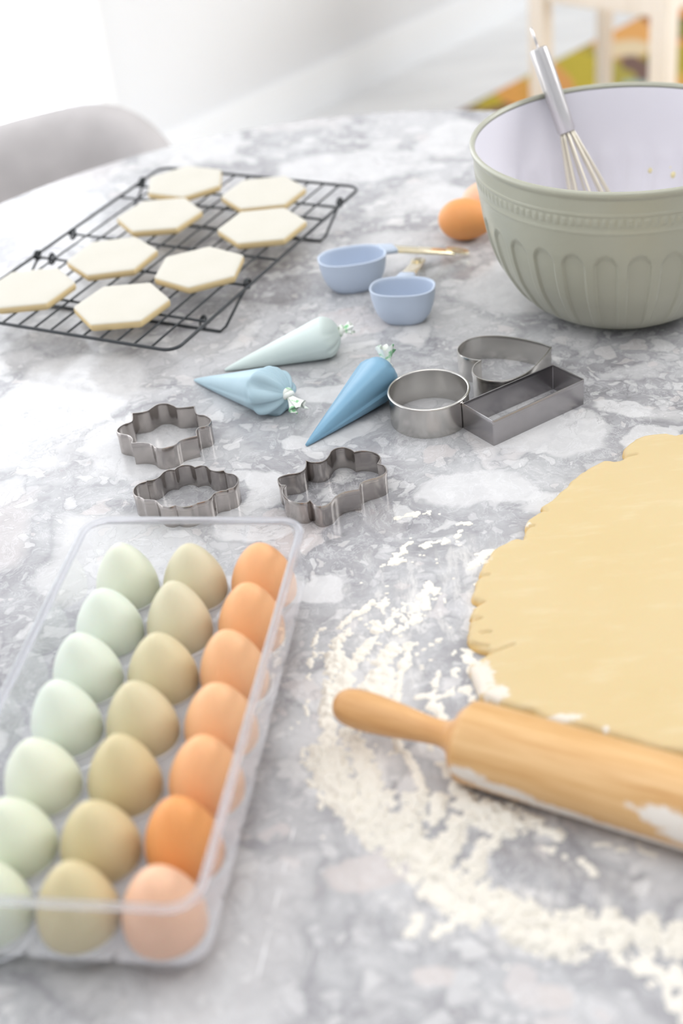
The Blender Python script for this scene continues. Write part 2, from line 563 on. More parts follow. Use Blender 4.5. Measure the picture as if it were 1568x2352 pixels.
wchild('window_frame', join([wbox(WS1 - 0.05, WS1, -0.12, 0.03, FZ, WTOP), wbox(WS0, WS0 + 0.08, -0.12, 0.03, FZ, WTOP),
                             wbox(WS0, WS1, -0.12, 0.03, WTOP - 0.08, WTOP), wbox(WS0, WS1, -0.12, 0.03, FZ, FZ + 0.05)]), M['white'])
for s in (-2.4, -4.0):
    wchild('mullion', wbox(s - 0.03, s + 0.03, -0.09, -0.02, FZ + 0.05, WTOP - 0.08), M['white'])
for a, b in ((WS1 - 0.05, -2.37), (-2.43, -3.97), (-4.03, WS0 + 0.08)):
    wchild('pane', wbox(min(a, b), max(a, b), -0.052, -0.048, FZ + 0.05, WTOP - 0.08), M['clear_wall'])

# ------------------------------------------------------------------ table
tb = empty('dining_table', (0.036, 0.95, FZ))
tag(tb, 'large oval dining table with a polished grey and white marble top', 'table')
def oval(a, b, n=160, p=2.0):
    return [(a * math.copysign(abs(math.cos(t)) ** (2 / p), math.cos(t)), b * math.copysign(abs(math.sin(t)) ** (2 / p), math.sin(t))) for t in np.linspace(0, 2 * PI, n, endpoint=False)]
def oval_slab(levels, n=160):
    V, F = [], []
    for (ins, z) in levels:
        for (x, y) in oval(0.6912 - ins, 0.9 - ins, n):
            V.append((x, y, z))
    for i in range(len(levels) - 1):
        for k in range(n):
            F.append((i * n + k, i * n + (k + 1) % n, (i + 1) * n + (k + 1) % n, (i + 1) * n + k))
    F.append(tuple(reversed(range(n))))
    F.append(tuple(range((len(levels) - 1) * n, len(levels) * n)))
    return V, F
V, F = oval_slab([(0.006, -0.030), (0.001, -0.028), (0.0, -0.022), (0.0, -0.006), (0.001, -0.002), (0.004, 0.0)])
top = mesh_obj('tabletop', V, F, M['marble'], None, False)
# keep the marble pattern in world coordinates: bake the table position into the mesh
for v in top.data.vertices:
    v.co = v.co + Vector((0.036, 0.95, 0))
top.parent = tb
top.matrix_parent_inverse = Matrix.Translation(tb.location).inverted()
M['dark_metal'] = plain('dark_painted_steel', srgb(60, 58, 58), 0.5)
for yy in (-0.45, 0.45):
    vf = xf(lathe([(0.0, 0.0), (0.24, 0.0), (0.24, 0.012), (0.06, 0.03), (0.05, 0.06), (0.05, 0.70), (0.16, 0.72), (0.16, 0.7205), (0.0, 0.7205)], 40), Matrix.Translation((0, yy, 0)))
    mesh_obj('pedestal', vf[0], vf[1], M['dark_metal'], tb, True, 40)

# ------------------------------------------------------------------ upholstered chair behind the table
M['boucle'] = plain('pale_grey_woven_fabric', srgb(204, 199, 198), 0.95, noise=0.30, nscale=16, bump=0.5, spec=0.1)
M['beech'] = wood('pale_beech', srgb(196, 172, 142), srgb(222, 202, 176), 20, 0.5, 2)
ch = empty('dining_chair', (-0.47, 2.04, FZ))
tag(ch, 'pale grey fabric dining chair with rounded back behind the table', 'chair')
def pad(path, hz, th, n=28, taper=0.22):
    """upholstered shell swept along path (x, y, ztop); rounded section and rounded ends"""
    V, F = [], []
    P = [Vector(p) for p in catmull(path, 8, False)]
    m = len(P)
    ln = [0.0]
    for i in range(1, m): ln.append(ln[-1] + (P[i] - P[i - 1]).length)
    L = ln[-1]
    for i in range(m):
        t = P[min(i + 1, m - 1)] - P[max(i - 1, 0)]; t.z = 0; t.normalize()
        nrm = Vector((t.y, -t.x, 0))
        e = min(ln[i], L - ln[i]) / taper
        s = math.sqrt(max(0.0, 1 - (1 - min(1, e)) ** 2.4)) * 0.97 + 0.03
        for k in range(n):
            a = 2 * PI * k / n
            ca, sa = math.cos(a), math.sin(a)
            hx = th / 2 * math.copysign(abs(ca) ** 0.75, ca) * (0.3 + 0.7 * s)
            zz = hz / 2 * math.copysign(abs(sa) ** 0.55, sa)
            drop = (1 - s) * hz * 0.32
            p = P[i] + nrm * hx
            V.append((p.x, p.y, P[i].z - hz / 2 + zz * (0.35 + 0.65 * s) - drop * (1 if sa > 0 else -0.2)))
    for i in range(m - 1):
        for k in range(n):
            F.append((i * n + k, i * n + (k + 1) % n, (i + 1) * n + (k + 1) % n, (i + 1) * n + k))
    cap(V, F, 0, n, True); cap(V, F, (m - 1) * n, n, False)
    return V, F
def rel(vf, o):
    return [tuple(Vector(v) - o.location) for v in vf[0]], vf[1]
cb = rel(pad([(-0.82, 1.80, -0.11), (-0.74, 1.98, -0.095), (-0.58, 2.10, -0.075), (-0.42, 2.14, -0.050), (-0.27, 2.13, -0.038), (-0.165, 2.03, -0.045)], 0.38, 0.11), ch)
mesh_obj('backrest', cb[0], cb[1], M['boucle'], ch)
sv = rel((lambda v: v)(xf(lathe([(0.0, -0.34), (0.18, -0.345), (0.222, -0.33), (0.23, -0.30), (0.222, -0.272), (0.19, -0.262), (0.0, -0.258)], 44), Matrix.Translation((-0.47, 1.93, 0)))), ch)
mesh_obj('seat', sv[0], sv[1], M['boucle'], ch)
for dx, dy in ((-0.15, -0.13), (0.15, -0.13), (-0.15, 0.15), (0.15, 0.15)):
    vf = rel(tube([(-0.47 + dx * 0.8, 1.93 + dy * 0.8, -0.33), (-0.47 + dx * 1.2, 1.93 + dy * 1.2, FZ + 0.001)], [0.017, 0.011], 12), ch)
    mesh_obj('leg', vf[0], vf[1], M['beech'], ch)
sup = rel(tube([(-0.47, 2.08, -0.30), (-0.47, 2.13, -0.36), (-0.47, 1.95, -0.37)], 0.02, 10), ch)
mesh_obj('back_support', sup[0], sup[1], M['beech'], ch)

# ------------------------------------------------------------------ wooden stool and rug
M['cream_wood'] = wood('cream_painted_wood', srgb(226, 214, 200), srgb(240, 231, 220), 14, 0.5, 2)
st = empty('wooden_stool', (0.87, 3.58, FZ))
tag(st, 'cream wooden stool frame with square legs standing on the patterned rug', 'stool')
LG = [(0.63, 3.56), (0.871, 3.30), (0.857, 3.86), (1.10, 3.60)]
ang = math.atan2(3.30 - 3.56, 0.248)
def obox(cx, cy, cz, sx, sy, sz, rz, o, bev=0.004):
    Mx = Matrix.Translation(Vector((cx, cy, cz)) - o.location) @ Matrix.Rotation(rz, 4, 'Z')
    return xf(box(0, 0, 0, sx, sy, sz, bev), Mx)
RUGZ = FZ + 0.012
for (x, y), w in zip(LG, (0.046, 0.050, 0.036, 0.046)):
    vf = obox(x, y, (RUGZ + 0.0) / 2 - 0.02, w, w, -RUGZ - 0.04, ang, st)
    mesh_obj('leg', vf[0], vf[1], M['cream_wood'], st, False)
for (i, j) in ((0, 1), (2, 3), (0, 2), (1, 3)):
    a, b = np.array(LG[i]), np.array(LG[j])
    mid = (a + b) / 2; d = b - a; L = np.linalg.norm(d)
    vf = obox(mid[0], mid[1], -0.335, L - 0.045, 0.022, 0.05, math.atan2(d[1], d[0]), st, 0.003)
    mesh_obj('rail', vf[0], vf[1], M['cream_wood'], st, False)
q = np.mean(LG, axis=0)
vf = obox(q[0], q[1], -0.02, 0.44, 0.44, 0.035, ang, st, 0.006)
mesh_obj('seat', vf[0], vf[1], M['cream_wood'], st, False)

def rug_mat():
    N = Nodes('floral_rug_weave')
    co = N.obj()
    nz = N.noise(co, 9.0, 3.0)
    a = N.n('VectorMath', operation='SCALE'); N.set(a, 0, nz.outputs['Color']); a.inputs['Scale'].default_value = 0.10
    b = N.n('VectorMath', operation='ADD'); N.set(b, 0, co); N.set(b, 1, a.outputs[0])
    v = N.n('TexVoronoi', feature='F1'); N.set(v, 'Vector', b.outputs[0]); v.inputs['Scale'].default_value = 4.6
    s = N.n('SeparateColor'); N.set(s, 0, v.outputs['Color'])
    c = N.ramp(s.outputs[0], [(0.0, srgb(176, 158, 64)), (0.22, srgb(214, 160, 84)), (0.38, srgb(160, 148, 76)), (0.52, srgb(222, 204, 160)), (0.64, srgb(122, 92, 84)), (0.76, srgb(196, 176, 70)), (0.88, srgb(150, 168, 158))], 'CONSTANT')
    v2 = N.n('TexVoronoi', feature='F1'); N.set(v2, 'Vector', b.outputs[0]); v2.inputs['Scale'].default_value = 12
    s2 = N.n('SeparateColor'); N.set(s2, 0, v2.outputs['Color'])
    c2 = N.ramp(s2.outputs[1], [(0.0, srgb(120, 116, 60)), (0.3, srgb(226, 150, 90)), (0.55, srgb(190, 172, 84)), (0.8, srgb(180, 110, 84))], 'CONSTANT')
    f = N.step(s2.outputs[0], 0.62, 0.66)
    c = N.mix(f, c, c2)
    pts = [(1330, 165, 60, 60, srgb(190, 172, 70)), (1290, 195, 34, 50, srgb(216, 158, 96)), (1445, 75, 70, 42, srgb(228, 170, 104)), (1430, 112, 60, 20, srgb(226, 206, 170)),
           (1462, 158, 34, 34, srgb(122, 98, 90)), (1410, 165, 36, 36, srgb(170, 158, 80)), (1455, 196, 36, 16, srgb(160, 178, 168)), (1175, 214, 26, 28, srgb(222, 162, 88)), (1130, 236, 30, 12, srgb(186, 166, 60))]
    sx = N.n('SeparateXYZ'); N.set(sx, 0, b.outputs[0])
    for (u, w, hw, hh, colr) in pts:
        p = at(u, w, RUGZ); ex = at(u + hw, w, RUGZ) - p; ey = at(u, w - hh, RUGZ) - p
        A_, B_ = np.linalg.norm(ex), np.linalg.norm(ey)
        dx = N.math('SUBTRACT', sx.outputs[0], float(p[0]) + 0.05); dy = N.math('SUBTRACT', sx.outputs[1], float(p[1]) + 0.05)
        q = N.math('ADD', N.math('POWER', N.math('DIVIDE', dx, A_), 2.0), N.math('POWER', N.math('DIVIDE', dy, B_), 2.0))
        c = N.mix(N.math('SUBTRACT', 1.0, N.step(q, 0.8, 1.1)), c, colr)
    N.bsdf(Base_Color=c, Roughness=0.95, Specular_IOR_Level=0.1)
    return N.m
e0, e1 = at(1070, 246, RUGZ)[:2], at(1480, 33, RUGZ)[:2]
rd = (e1 - e0) / np.linalg.norm(e1 - e0); rn_ = np.array([rd[1], -rd[0]])
r0, r1 = e0 - rd * 0.9, e1 + rd * 1.0
quad = [r0, r1, r1 + rn_ * 1.6, r0 + rn_ * 1.6]
V = [(p[0], p[1], FZ + 0.0005) for p in quad] + [(p[0], p[1], RUGZ) for p in quad]
F = [(3, 2, 1, 0), (4, 5, 6, 7)] + [(k, (k + 1) % 4, 4 + (k + 1) % 4, 4 + k) for k in range(4)]
rug = mesh_obj('rug', V, F, rug_mat(), None, False)
tag(rug, 'floral rug in olive, orange and maroon on the grey floor', 'rug')

# ------------------------------------------------------------------ egg tray and eggs
TA = -0.20417372
EP_R, EP_C = 0.04871805, 0.05032632
TO = np.array([-0.15514674, 0.84629336]) + np.array([-0.19, -0.98]) * 0.0218
ca, sa = math.cos(TA), math.sin(TA)
tray = empty('egg_tray', (TO[0] + ca * EP_C + sa * 3 * EP_R, TO[1] + sa * EP_C - ca * 3 * EP_R, 0), TA)
tag(tray, 'clear plastic egg tray with rounded corners holding twenty one eggs', 'tray')
PLZ = 0.0205
RIMZ = 0.0692
def rrect(hx, hy, r, n=8):
    P = []
    for (cx, cy, a0) in ((hx - r, hy - r, 0), (-hx + r, hy - r, PI / 2), (-hx + r, -hy + r, PI), (hx - r, -hy + r, 1.5 * PI)):
        for k in range(n + 1):
            a = a0 + k * PI / 2 / n
            P.append((cx + r * math.cos(a), cy + r * math.sin(a)))
    return P
def loft(loops, close=False, capb=False, capt=False):
    V, F = [], []
    n = len(loops[0][0])
    for (P, z) in loops:
        V += [(p[0], p[1], z) for p in P]
    m = len(loops)
    for i in range(m if close else m - 1):
        j = (i + 1) % m
        for k in range(n):
            F.append((i * n + k, i * n + (k + 1) % n, j * n + (k + 1) % n, j * n + k))
    if capb: F.append(tuple(reversed(range(n))))
    if capt: F.append(tuple(range((m - 1) * n, m * n)))
    return V, F
HX, HY = 0.0790, 0.1715
# side wall: from the plate level up to the rim, flaring slightly
lp = []
for k, (d, z) in enumerate([(-0.0022, PLZ), (-0.0012, PLZ + 0.0012), (-0.0010, PLZ + 0.006), (-0.001, RIMZ - 0.002)]):
    lp.append((rrect(HX + d, HY + d, 0.017), z))
V, F = loft(lp)
mesh_obj('side_wall', V, F, M['clear_wall'], tray)
# rim: a rolled solid lip
def rr(d): return rrect(HX + d, HY + d, 0.017 + d)
V, F = loft([(rr(-0.0025), RIMZ - 0.0025), (rr(0.0015), RIMZ - 0.0028), (rr(0.0028), RIMZ - 0.001), (rr(0.0024), RIMZ + 0.0008), (rr(0.0005), RIMZ + 0.0016), (rr(-0.002), RIMZ + 0.0010), (rr(-0.0030), RIMZ - 0.0008)], close=True)
mesh_obj('rim', V, F, M['clear_solid'], tray)
# plate with round holes
HR = 0.0226
V, F = [], []
NS = 40
def cell(cx, cy, x0, x1, y0, y1):
    b = len(V)
    for k in range(NS):
        a = 2 * PI * k / NS
        c, s = math.cos(a), math.sin(a)
        # outer point on the cell rectangle
        tx = ((x1 - cx) / c) if c > 1e-9 else ((x0 - cx) / c if c < -1e-9 else 1e9)
        ty = ((y1 - cy) / s) if s > 1e-9 else ((y0 - cy) / s if s < -1e-9 else 1e9)
        t = min(tx, ty)
        ox, oy = cx + c * t, cy + s * t
        kx, ky = abs(ox) - (HX - 0.0022 - 0.017), abs(oy) - (HY - 0.0022 - 0.017)
        if kx > 0 and ky > 0 and math.hypot(kx, ky) > 0.017:
            f_ = 0.017 / math.hypot(kx, ky)      # round the plate's corners
            ox = math.copysign(HX - 0.0022 - 0.017 + kx * f_, ox); oy = math.copysign(HY - 0.0022 - 0.017 + ky * f_, oy)
        V.append((ox, oy, PLZ))
        V.append((cx + c * (HR + 0.0012), cy + s * (HR + 0.0012), PLZ + 0.0006))
        V.append((cx + c * HR, cy + s * HR, PLZ + 0.0002))
    for k in range(NS):
        k2 = (k + 1) % NS
        F.append((b + 3 * k, b + 3 * k2, b + 3 * k2 + 1, b + 3 * k + 1))
        F.append((b + 3 * k + 1, b + 3 * k2 + 1, b + 3 * k2 + 2, b + 3 * k + 2))
cells = []
for j in range(3):
    for i in range(7):
        cx, cy = (j - 1) * EP_C, (3 - i) * EP_R
        cells.append((i, j, cx, cy))
        x0 = -HX + 0.0022 if j == 0 else cx - EP_C / 2
        x1 = HX - 0.0022 if j == 2 else cx + EP_C / 2
        y1 = HY - 0.0022 if i == 0 else cy + EP_R / 2
        y0 = -HY + 0.0022 if i == 6 else cy - EP_R / 2
        cell(cx, cy, x0, x1, y0, y1)
mesh_obj('plate', V, F, M['clear_plate'], tray)
cprof = [(HR, PLZ + 0.0002), (HR - 0.0004, PLZ - 0.002), (HR - 0.0010, PLZ - 0.0070), (HR - 0.0030, PLZ - 0.0130), (HR - 0.0068, PLZ - 0.0172), (HR - 0.0113, PLZ - 0.0190), (0.006, PLZ - 0.0197)]
CV, CF = lathe(cprof, 40); cap(CV, CF, (len(cprof) - 1) * 40, 40)
cup0 = None
for (i, j, cx, cy) in cells:
    if cup0 is None:
        cup0 = mesh_obj('egg_cup', CV, CF, M['clear_cup'], tray); c = cup0
    else:
        c = link(cup0.copy()); c.parent = tray
    c.location = (cx, cy, 0)
ringv = tube([((HR + 0.0002) * math.cos(a), (HR + 0.0002) * math.sin(a), PLZ + 0.0010) for a in np.linspace(0, 2 * PI, 48, endpoint=False)], 0.0015, 8, True)
ring0 = None
for (i, j, cx, cy) in cells:
    if ring0 is None:
        ring0 = mesh_obj('cup_lip', ringv[0], ringv[1], M['lip'], tray); c = ring0
    else:
        c = link(ring0.copy()); c.parent = tray
    c.location = (cx, cy, 0)

def egg_mesh(L, D, n=40, m=36, point=0.16):
    """egg with its blunt end at z=0 and pointed end at z=L"""
    prof = []
    for k in range(m + 1):
        t = PI * k / m
        x = -math.cos(t)
        r = math.sin(t) * (1 - point * x - 0.03 * x * x)
        prof.append((D / 2 * r / (1 + point * point / 2), L / 2 * (1 + x)))
    V, F = lathe(prof[1:-1], n)
    cap(V, F, 0, n, True); cap(V, F, (len(prof) - 3) * n, n, False)
    V[-2] = (0, 0, 0); V[-1] = (0, 0, L)
    return V, F
def egg_mat(name, c, c2, sp=0.06):
    N = Nodes(name)
    co = N.obj()
    n1 = N.noise(co, 26.0, 3.0).outputs[0]
    n2 = N.noise(co, 700.0, 2.0).outputs[0]
    col = N.mix(n1, c, c2)
    col = N.mix(N.math('MULTIPLY', N.step(n2, 0.55, 0.75), sp), col, tuple(x * 0.6 for x in c[:3]) + (1,))
    b = N.bsdf(Base_Color=col, Roughness=0.5, Specular_IOR_Level=0.35)
    b.inputs['Subsurface Weight'].default_value = 0.12
    b.inputs['Subsurface Scale'].default_value = 0.004
    N.bump(b, n2, 0.05, 0.0003)
    return N.m
mint = [egg_mat('mint_eggshell_a', srgb(216, 220, 200), srgb(222, 226, 210)), egg_mat('mint_eggshell_b', srgb(214, 222, 208), srgb(221, 228, 216)), egg_mat('mint_eggshell_c', srgb(214, 220, 198), srgb(220, 226, 208))]
olive = [egg_mat('olive_eggshell_a', srgb(206, 199, 170), srgb(212, 205, 178)), egg_mat('olive_eggshell_b', srgb(204, 194, 158), srgb(210, 200, 168)), egg_mat('olive_eggshell_c', srgb(202, 188, 146), srgb(208, 194, 156))]
brown = [egg_mat('brown_eggshell_a', srgb(232, 178, 132), srgb(236, 186, 142)), egg_mat('brown_eggshell_b', srgb(232, 172, 122), srgb(236, 180, 132)), egg_mat('brown_eggshell_c', srgb(226, 152, 88), srgb(230, 162, 102)), egg_mat('brown_eggshell_d', srgb(232, 184, 152), srgb(236, 192, 162))]
ordw = ['in the far corner cup', 'second from the far end', 'third from the far end', 'fourth and middle one', 'third from the near end', 'second from the near end', 'in the nearest cup']
cname = ['pale mint green egg in the left row of the tray', 'olive green egg in the middle row of the tray', 'brown egg in the right row of the tray']
eggcache = {}
for (i, j, cx, cy) in cells:
    dims = [(0.0615, 0.0464), (0.0620, 0.0464), (0.0630, 0.0458)][j]
    key = (j, (i * 5 + j) % 3)
    pal = (mint, olive, brown)[j]
    mi = [[0, 1, 1, 1, 0, 2, 2], [0, 0, 1, 1, 2, 2, 2], [1, 1, 0, 0, 1, 2, 3]][j][i]
    k = (j, mi, key[1])
    if k not in eggcache:
        f = 1 + 0.018 * (key[1] - 1)
        v, fc = egg_mesh(dims[0] * (1 + 0.02 * (1 - key[1])), dims[1] * f, point=[0.31, 0.31, 0.24][j])
        o = mesh_obj('egg', v, fc, pal[mi])
        eggcache[k] = o
    else:
        o = link(eggcache[k].copy())
    p = Matrix.Translation(tray.location) @ Matrix.Rotation(TA, 4, 'Z') @ Vector((cx, cy, 0.0040))
    o.location = p
    o.rotation_euler = (random.uniform(-.05, .05), random.uniform(-.05, .05), random.uniform(0, 6.28))
    pos = ordw[i] if i else 'in the farthest cup'
    tag(o, cname[j] + ', ' + pos, 'egg', 'eggs standing in the clear plastic tray')

# two loose eggs beside the bowl
v, fc = egg_mesh(0.060, 0.0445, point=0.10)
e1_ = mesh_obj('egg', v, fc, brown[2])
def lay(o, centre, ax, L):
    d = Vector((math.cos(ax), math.sin(ax), 0.0))
    Rm = d.to_track_quat('Z', 'Y').to_matrix().to_4x4()
    o.matrix_basis = Matrix.Translation(Vector(centre) - d * L / 2) @ Rm
pe = at(1071, 505, 0.0215)
lay(e1_, (pe[0], pe[1], 0.0223), math.radians(-12), 0.060)
tag(e1_, 'loose brown egg lying on the marble left of the mixing bowl', 'egg')
e2_ = mesh_obj('egg', *egg_mesh(0.058, 0.044, point=0.10), brown[3])
pe = at(1114, 462, 0.022)
lay(e2_, (pe[0], pe[1], 0.0221), math.radians(40), 0.058)
tag(e2_, 'pinkish egg half hidden behind the loose brown egg and the mixing bowl', 'egg')

# ------------------------------------------------------------------ cooling rack and cookies
M['black_wire'] = plain('black_coated_wire', srgb(38, 42, 46), 0.38, spec=0.5)
RC = np.array([-0.1516, 1.4139]); RA = math.radians(59.85)
RL, RW = 0.397, 0.266
rack = empty('cooling_rack', (RC[0], RC[1], 0), RA)
tag(rack, 'black wire cooling rack with folding legs under the hexagonal biscuits', 'rack')
RZ = 0.030
WR = 0.0011
fr = [(p[0], p[1], RZ) for p in rrect(RL / 2, RW / 2, 0.014, 6)]
vf = tube(fr, 0.0017, 10, True)
mesh_obj('frame', vf[0], vf[1], M['black_wire'], rack)
vf = tube([(-RL / 2 + 0.001, 0, 0), (RL / 2 - 0.001, 0, 0)], WR, 8)
w0 = None
for k in range(12):
    y = -RW / 2 + 0.0256 + 0.0194 * k
    if w0 is None:
        w0 = mesh_obj('wire', vf[0], vf[1], M['black_wire'], rack); o = w0
    else:
        o = link(w0.copy()); o.parent = rack
    o.location = (0, y, RZ + 0.0006)
for x in (-0.135, -0.055, 0.0065, 0.110, 0.144):
    vf = tube([(x, -RW / 2, RZ - 0.0016), (x, RW / 2, RZ - 0.0016)], 0.0014, 8)
    mesh_obj('crossbar', vf[0], vf[1], M['black_wire'], rack)
for (xt, xb) in ((-0.0545, -0.105), (0.153, 0.1125)):
    pts = [(xt, -RW / 2 + 0.004, RZ - 0.001), (xb + (xt - xb) * 0.1, -RW / 2 + 0.006, 0.005), (xb, -RW / 2 + 0.010, 0.0016), (xb, RW / 2 - 0.010, 0.0016), (xb + (xt - xb) * 0.1, RW / 2 - 0.006, 0.005), (xt, RW / 2 - 0.004, RZ - 0.001)]
    vf = tube(pts, 0.0015, 8)
    mesh_obj('leg', vf[0], vf[1], M['black_wire'], rack)
    for sy in (-1, 1):
        yy = sy * (RW / 2 - 0.003)
        lpn = [(xt + 0.0042 * math.cos(a), yy + 0.0016 * math.sin(a / 2), RZ + 0.0005 + 0.0045 * math.sin(a)) for a in np.linspace(0, 4 * PI * 0.9, 30)]
        vf = tube(lpn, 0.0012, 8)
        mesh_obj('hinge_loop', vf[0], vf[1], M['black_wire'], rack)
for (x, y) in ((-0.103, -0.103), (-0.055, 0.112), (0.0065, 0.128)):
    lpn = [(x + 0.003 * math.sin(a), y + 0.0035 * math.cos(a), (0.006 if x < -0.1 else RZ - 0.004) + 0.0045 * math.sin(a) + 0.0004 * a) for a in np.linspace(0, 3.4 * PI, 26)]
    vf = tube(lpn, 0.0012, 8)
    mesh_obj('hinge_loop', vf[0], vf[1], M['black_wire'], rack)

def cookie_mat():
    N = Nodes('pale_shortbread')
    co = N.obj()
    n1 = N.noise(co, 30.0, 4.0).outputs[0]
    n2 = N.noise(co, 420.0, 3.0).outputs[0]
    g = N.n('NewGeometry')
    s = N.n('SeparateXYZ'); N.set(s, 0, co)
    c = N.mix(n1, srgb(204, 200, 188), srgb(210, 206, 196))
    # baked edge: browner round the side of the biscuit
    rr_ = N.n('VectorMath', operation='LENGTH')
    cx = N.n('CombineXYZ'); N.set(cx, 0, s.outputs[0]); N.set(cx, 1, s.outputs[1]); N.set(rr_, 0, cx.outputs[0])
    low = N.math('SUBTRACT', 1.0, N.step(s.outputs[2], 0.0055, 0.0078))
    c = N.mix(N.math('MULTIPLY', low, 0.75), c, srgb(222, 192, 128))
    b = N.bsdf(Base_Color=c, Roughness=0.7, Specular_IOR_Level=0.2)
    N.bump(b, n2, 0.25, 0.0004)
    return N.m
M['cookie'] = cookie_mat()
def cookie_mesh(R=0.0478, h=0.008):
    # rounded hexagon, slightly domed top
    base = []
    for k in range(6):
        a0 = PI / 3 * k
        c = np.array([math.cos(a0), math.sin(a0)]) * (R - 0.004)
        for t in (-0.5, -0.25, 0, 0.25, 0.5):
            a = a0 + t * PI / 3
            base.append(c + 0.0035 * np.array([math.cos(a), math.sin(a)]))
    base = np.array(base)
    lv = [(0.985, 0.0), (1.0, 0.0008), (1.004, 0.004), (1.0, h - 0.0016), (0.985, h - 0.0004), (0.96, h), (0.8, h + 0.0002), (0.4, h + 0.0002)]
    V, F = loft([([tuple(p * s) for p in base], z) for s, z in lv])
    n = len(base)
    cap(V, F, 0, n, True); cap(V, F, (len(lv) - 1) * n, n, False)
    return V, F
CK = [((-0.1897, 1.2715), 55.8, 'nearest of the eight, at the front of the rack'), ((-0.288, 1.3332), 58, 'cut off by the left edge of the picture'), ((-0.1145, 1.3362), 18.1, 'second nearest on the right side of the rack'),
      ((-0.207, 1.3885), 2, 'third back on the left side of the rack'), ((-0.0492, 1.4227), 58, 'on the right long edge of the rack, third from the front'), ((-0.1612, 1.4852), 55, 'second farthest on the left side of the rack'),
      ((-0.0456, 1.5148), 58, 'farthest on the right side of the rack'), ((-0.1353, 1.5752), 28.6, 'farthest of all, at the far left corner of the rack')]
ck0 = None
for (p, a, lab) in CK:
    if ck0 is None:
        v, fc = cookie_mesh(); ck0 = mesh_obj('biscuit', v, fc, M['cookie']); o = ck0
        ck0.data.set_sharp_from_angle(angle=math.radians(60))
    else:
        o = link(ck0.copy())
    o.location = (p[0], p[1], RZ + 0.0018)
    o.rotation_euler = (0, 0, math.radians(a))
    tag(o, 'pale hexagonal biscuit, ' + lab, 'biscuit', 'hexagonal biscuits on the cooling rack')

# ------------------------------------------------------------------ cutters
M['steel'] = metal('tarnished_steel', srgb(196, 190, 186), 0.20, streak=0.35)
M['bright_tin'] = metal('bright_tinplate', srgb(214, 211, 206), 0.24, streak=0.2)
M['dull_tin'] = metal('dull_tinplate', srgb(176, 173, 174), 0.24, streak=0.22)

def offset_loop(P, d):
    P = np.array(P)[:, :2]
    t1 = P - np.roll(P, 1, 0); t2 = np.roll(P, -1, 0) - P
    t1 /= np.linalg.norm(t1, axis=1)[:, None] + 1e-12; t2 /= np.linalg.norm(t2, axis=1)[:, None] + 1e-12
    n1 = np.c_[t1[:, 1], -t1[:, 0]]; n2 = np.c_[t2[:, 1], -t2[:, 0]]
    n = n1 + n2; n /= np.linalg.norm(n, axis=1)[:, None] + 1e-12
    k = np.clip((n * n1).sum(1), 0.45, 1)
    return P + n * (d / k)[:, None]

def band(P, h, levels_out, levels_in, mat, parent, name):
    lo = [(offset_loop(P, d), z) for d, z in levels_out] + [(offset_loop(P, -d), z) for d, z in levels_in]
    V, F = loft([([tuple(q) for q in l], z) for l, z in lo], close=True)
    return mesh_obj(name, V, F, mat, parent, True, 35)

def cutter(name, label, P, h, mat, z0=0.0, rolled=False, cat='cutter'):
    P = np.array([p[:2] for p in P])
    area = 0.5 * np.sum(P[:, 0] * np.roll(P[:, 1], -1) - np.roll(P[:, 0], -1) * P[:, 1])
    if area < 0: P = P[::-1]
    c = P.mean(0)
    e = empty(name, (c[0], c[1], z0))
    Q = P - c
    band(Q, h, [(0.00025, 0.0), (0.00025, h - 0.004)], [(0.00025, h - 0.004), (0.00025, 0.0)], mat, e, 'band')
    band(Q, h, [(0.00025, h - 0.0045), (0.00065, h - 0.0041), (0.00070, h - 0.0006), (0.0004, h)], [(0.0003, h), (0.0005, h - 0.0005), (0.00025, h - 0.0042)], mat, e, 'folded_edge')
    tag(e, label, cat)
    return e

def trace(pts, ox, oy, sc, h, corners=(), n=5):
    W_ = [at(ox + x / sc, oy + y / sc, h)[:2] for x, y in pts]
    return catmull(W_, n, True, corners)

hA = 0.0215
A_ = [(66, 210), (74, 190), (100, 172), (128, 163), (147, 150), (146, 112), (190, 108), (228, 99), (250, 84), (285, 64), (330, 61), (365, 73), (385, 83), (430, 81), (474, 76), (480, 102), (492, 119), (530, 125), (560, 145), (558, 165), (535, 180), (500, 188), (485, 206), (487, 232), (440, 243), (400, 257), (375, 278), (340, 290), (300, 298), (268, 292), (245, 275), (200, 268), (145, 271), (146, 247), (128, 230), (88, 222)]
cutter('plaque_cutter', 'small steel biscuit cutter with four square corners and round lobes, left of the blue bags', trace(A_, 240, 900, 2.306, hA, (5, 14, 23, 32), 5), hA, M['steel'])
hB = 0.0200
B_ = [(152, 530), (160, 505), (185, 485), (219, 474), (222, 469), (260, 464), (290, 448), (315, 423), (345, 411), (371, 412), (388, 397), (420, 387), (455, 388), (478, 399), (510, 390), (540, 394), (560, 413), (595, 420), (632, 416), (645, 430), (680, 436), (705, 455), (704, 480), (685, 503), (656, 513), (645, 520), (610, 525), (580, 537), (563, 558), (540, 574), (510, 583), (487, 589), (460, 602), (420, 608), (395, 606), (375, 600), (345, 609), (312, 605), (290, 592), (272, 576), (245, 571), (211, 571), (195, 560), (165, 550)]
cutter('plaque_cutter', 'scalloped oval steel biscuit cutter just behind the egg tray', trace(B_, 240, 900, 2.306, hB, (4, 9, 13, 18, 25, 31, 35, 41), 5), hB, M['steel'])
hC = 0.0200
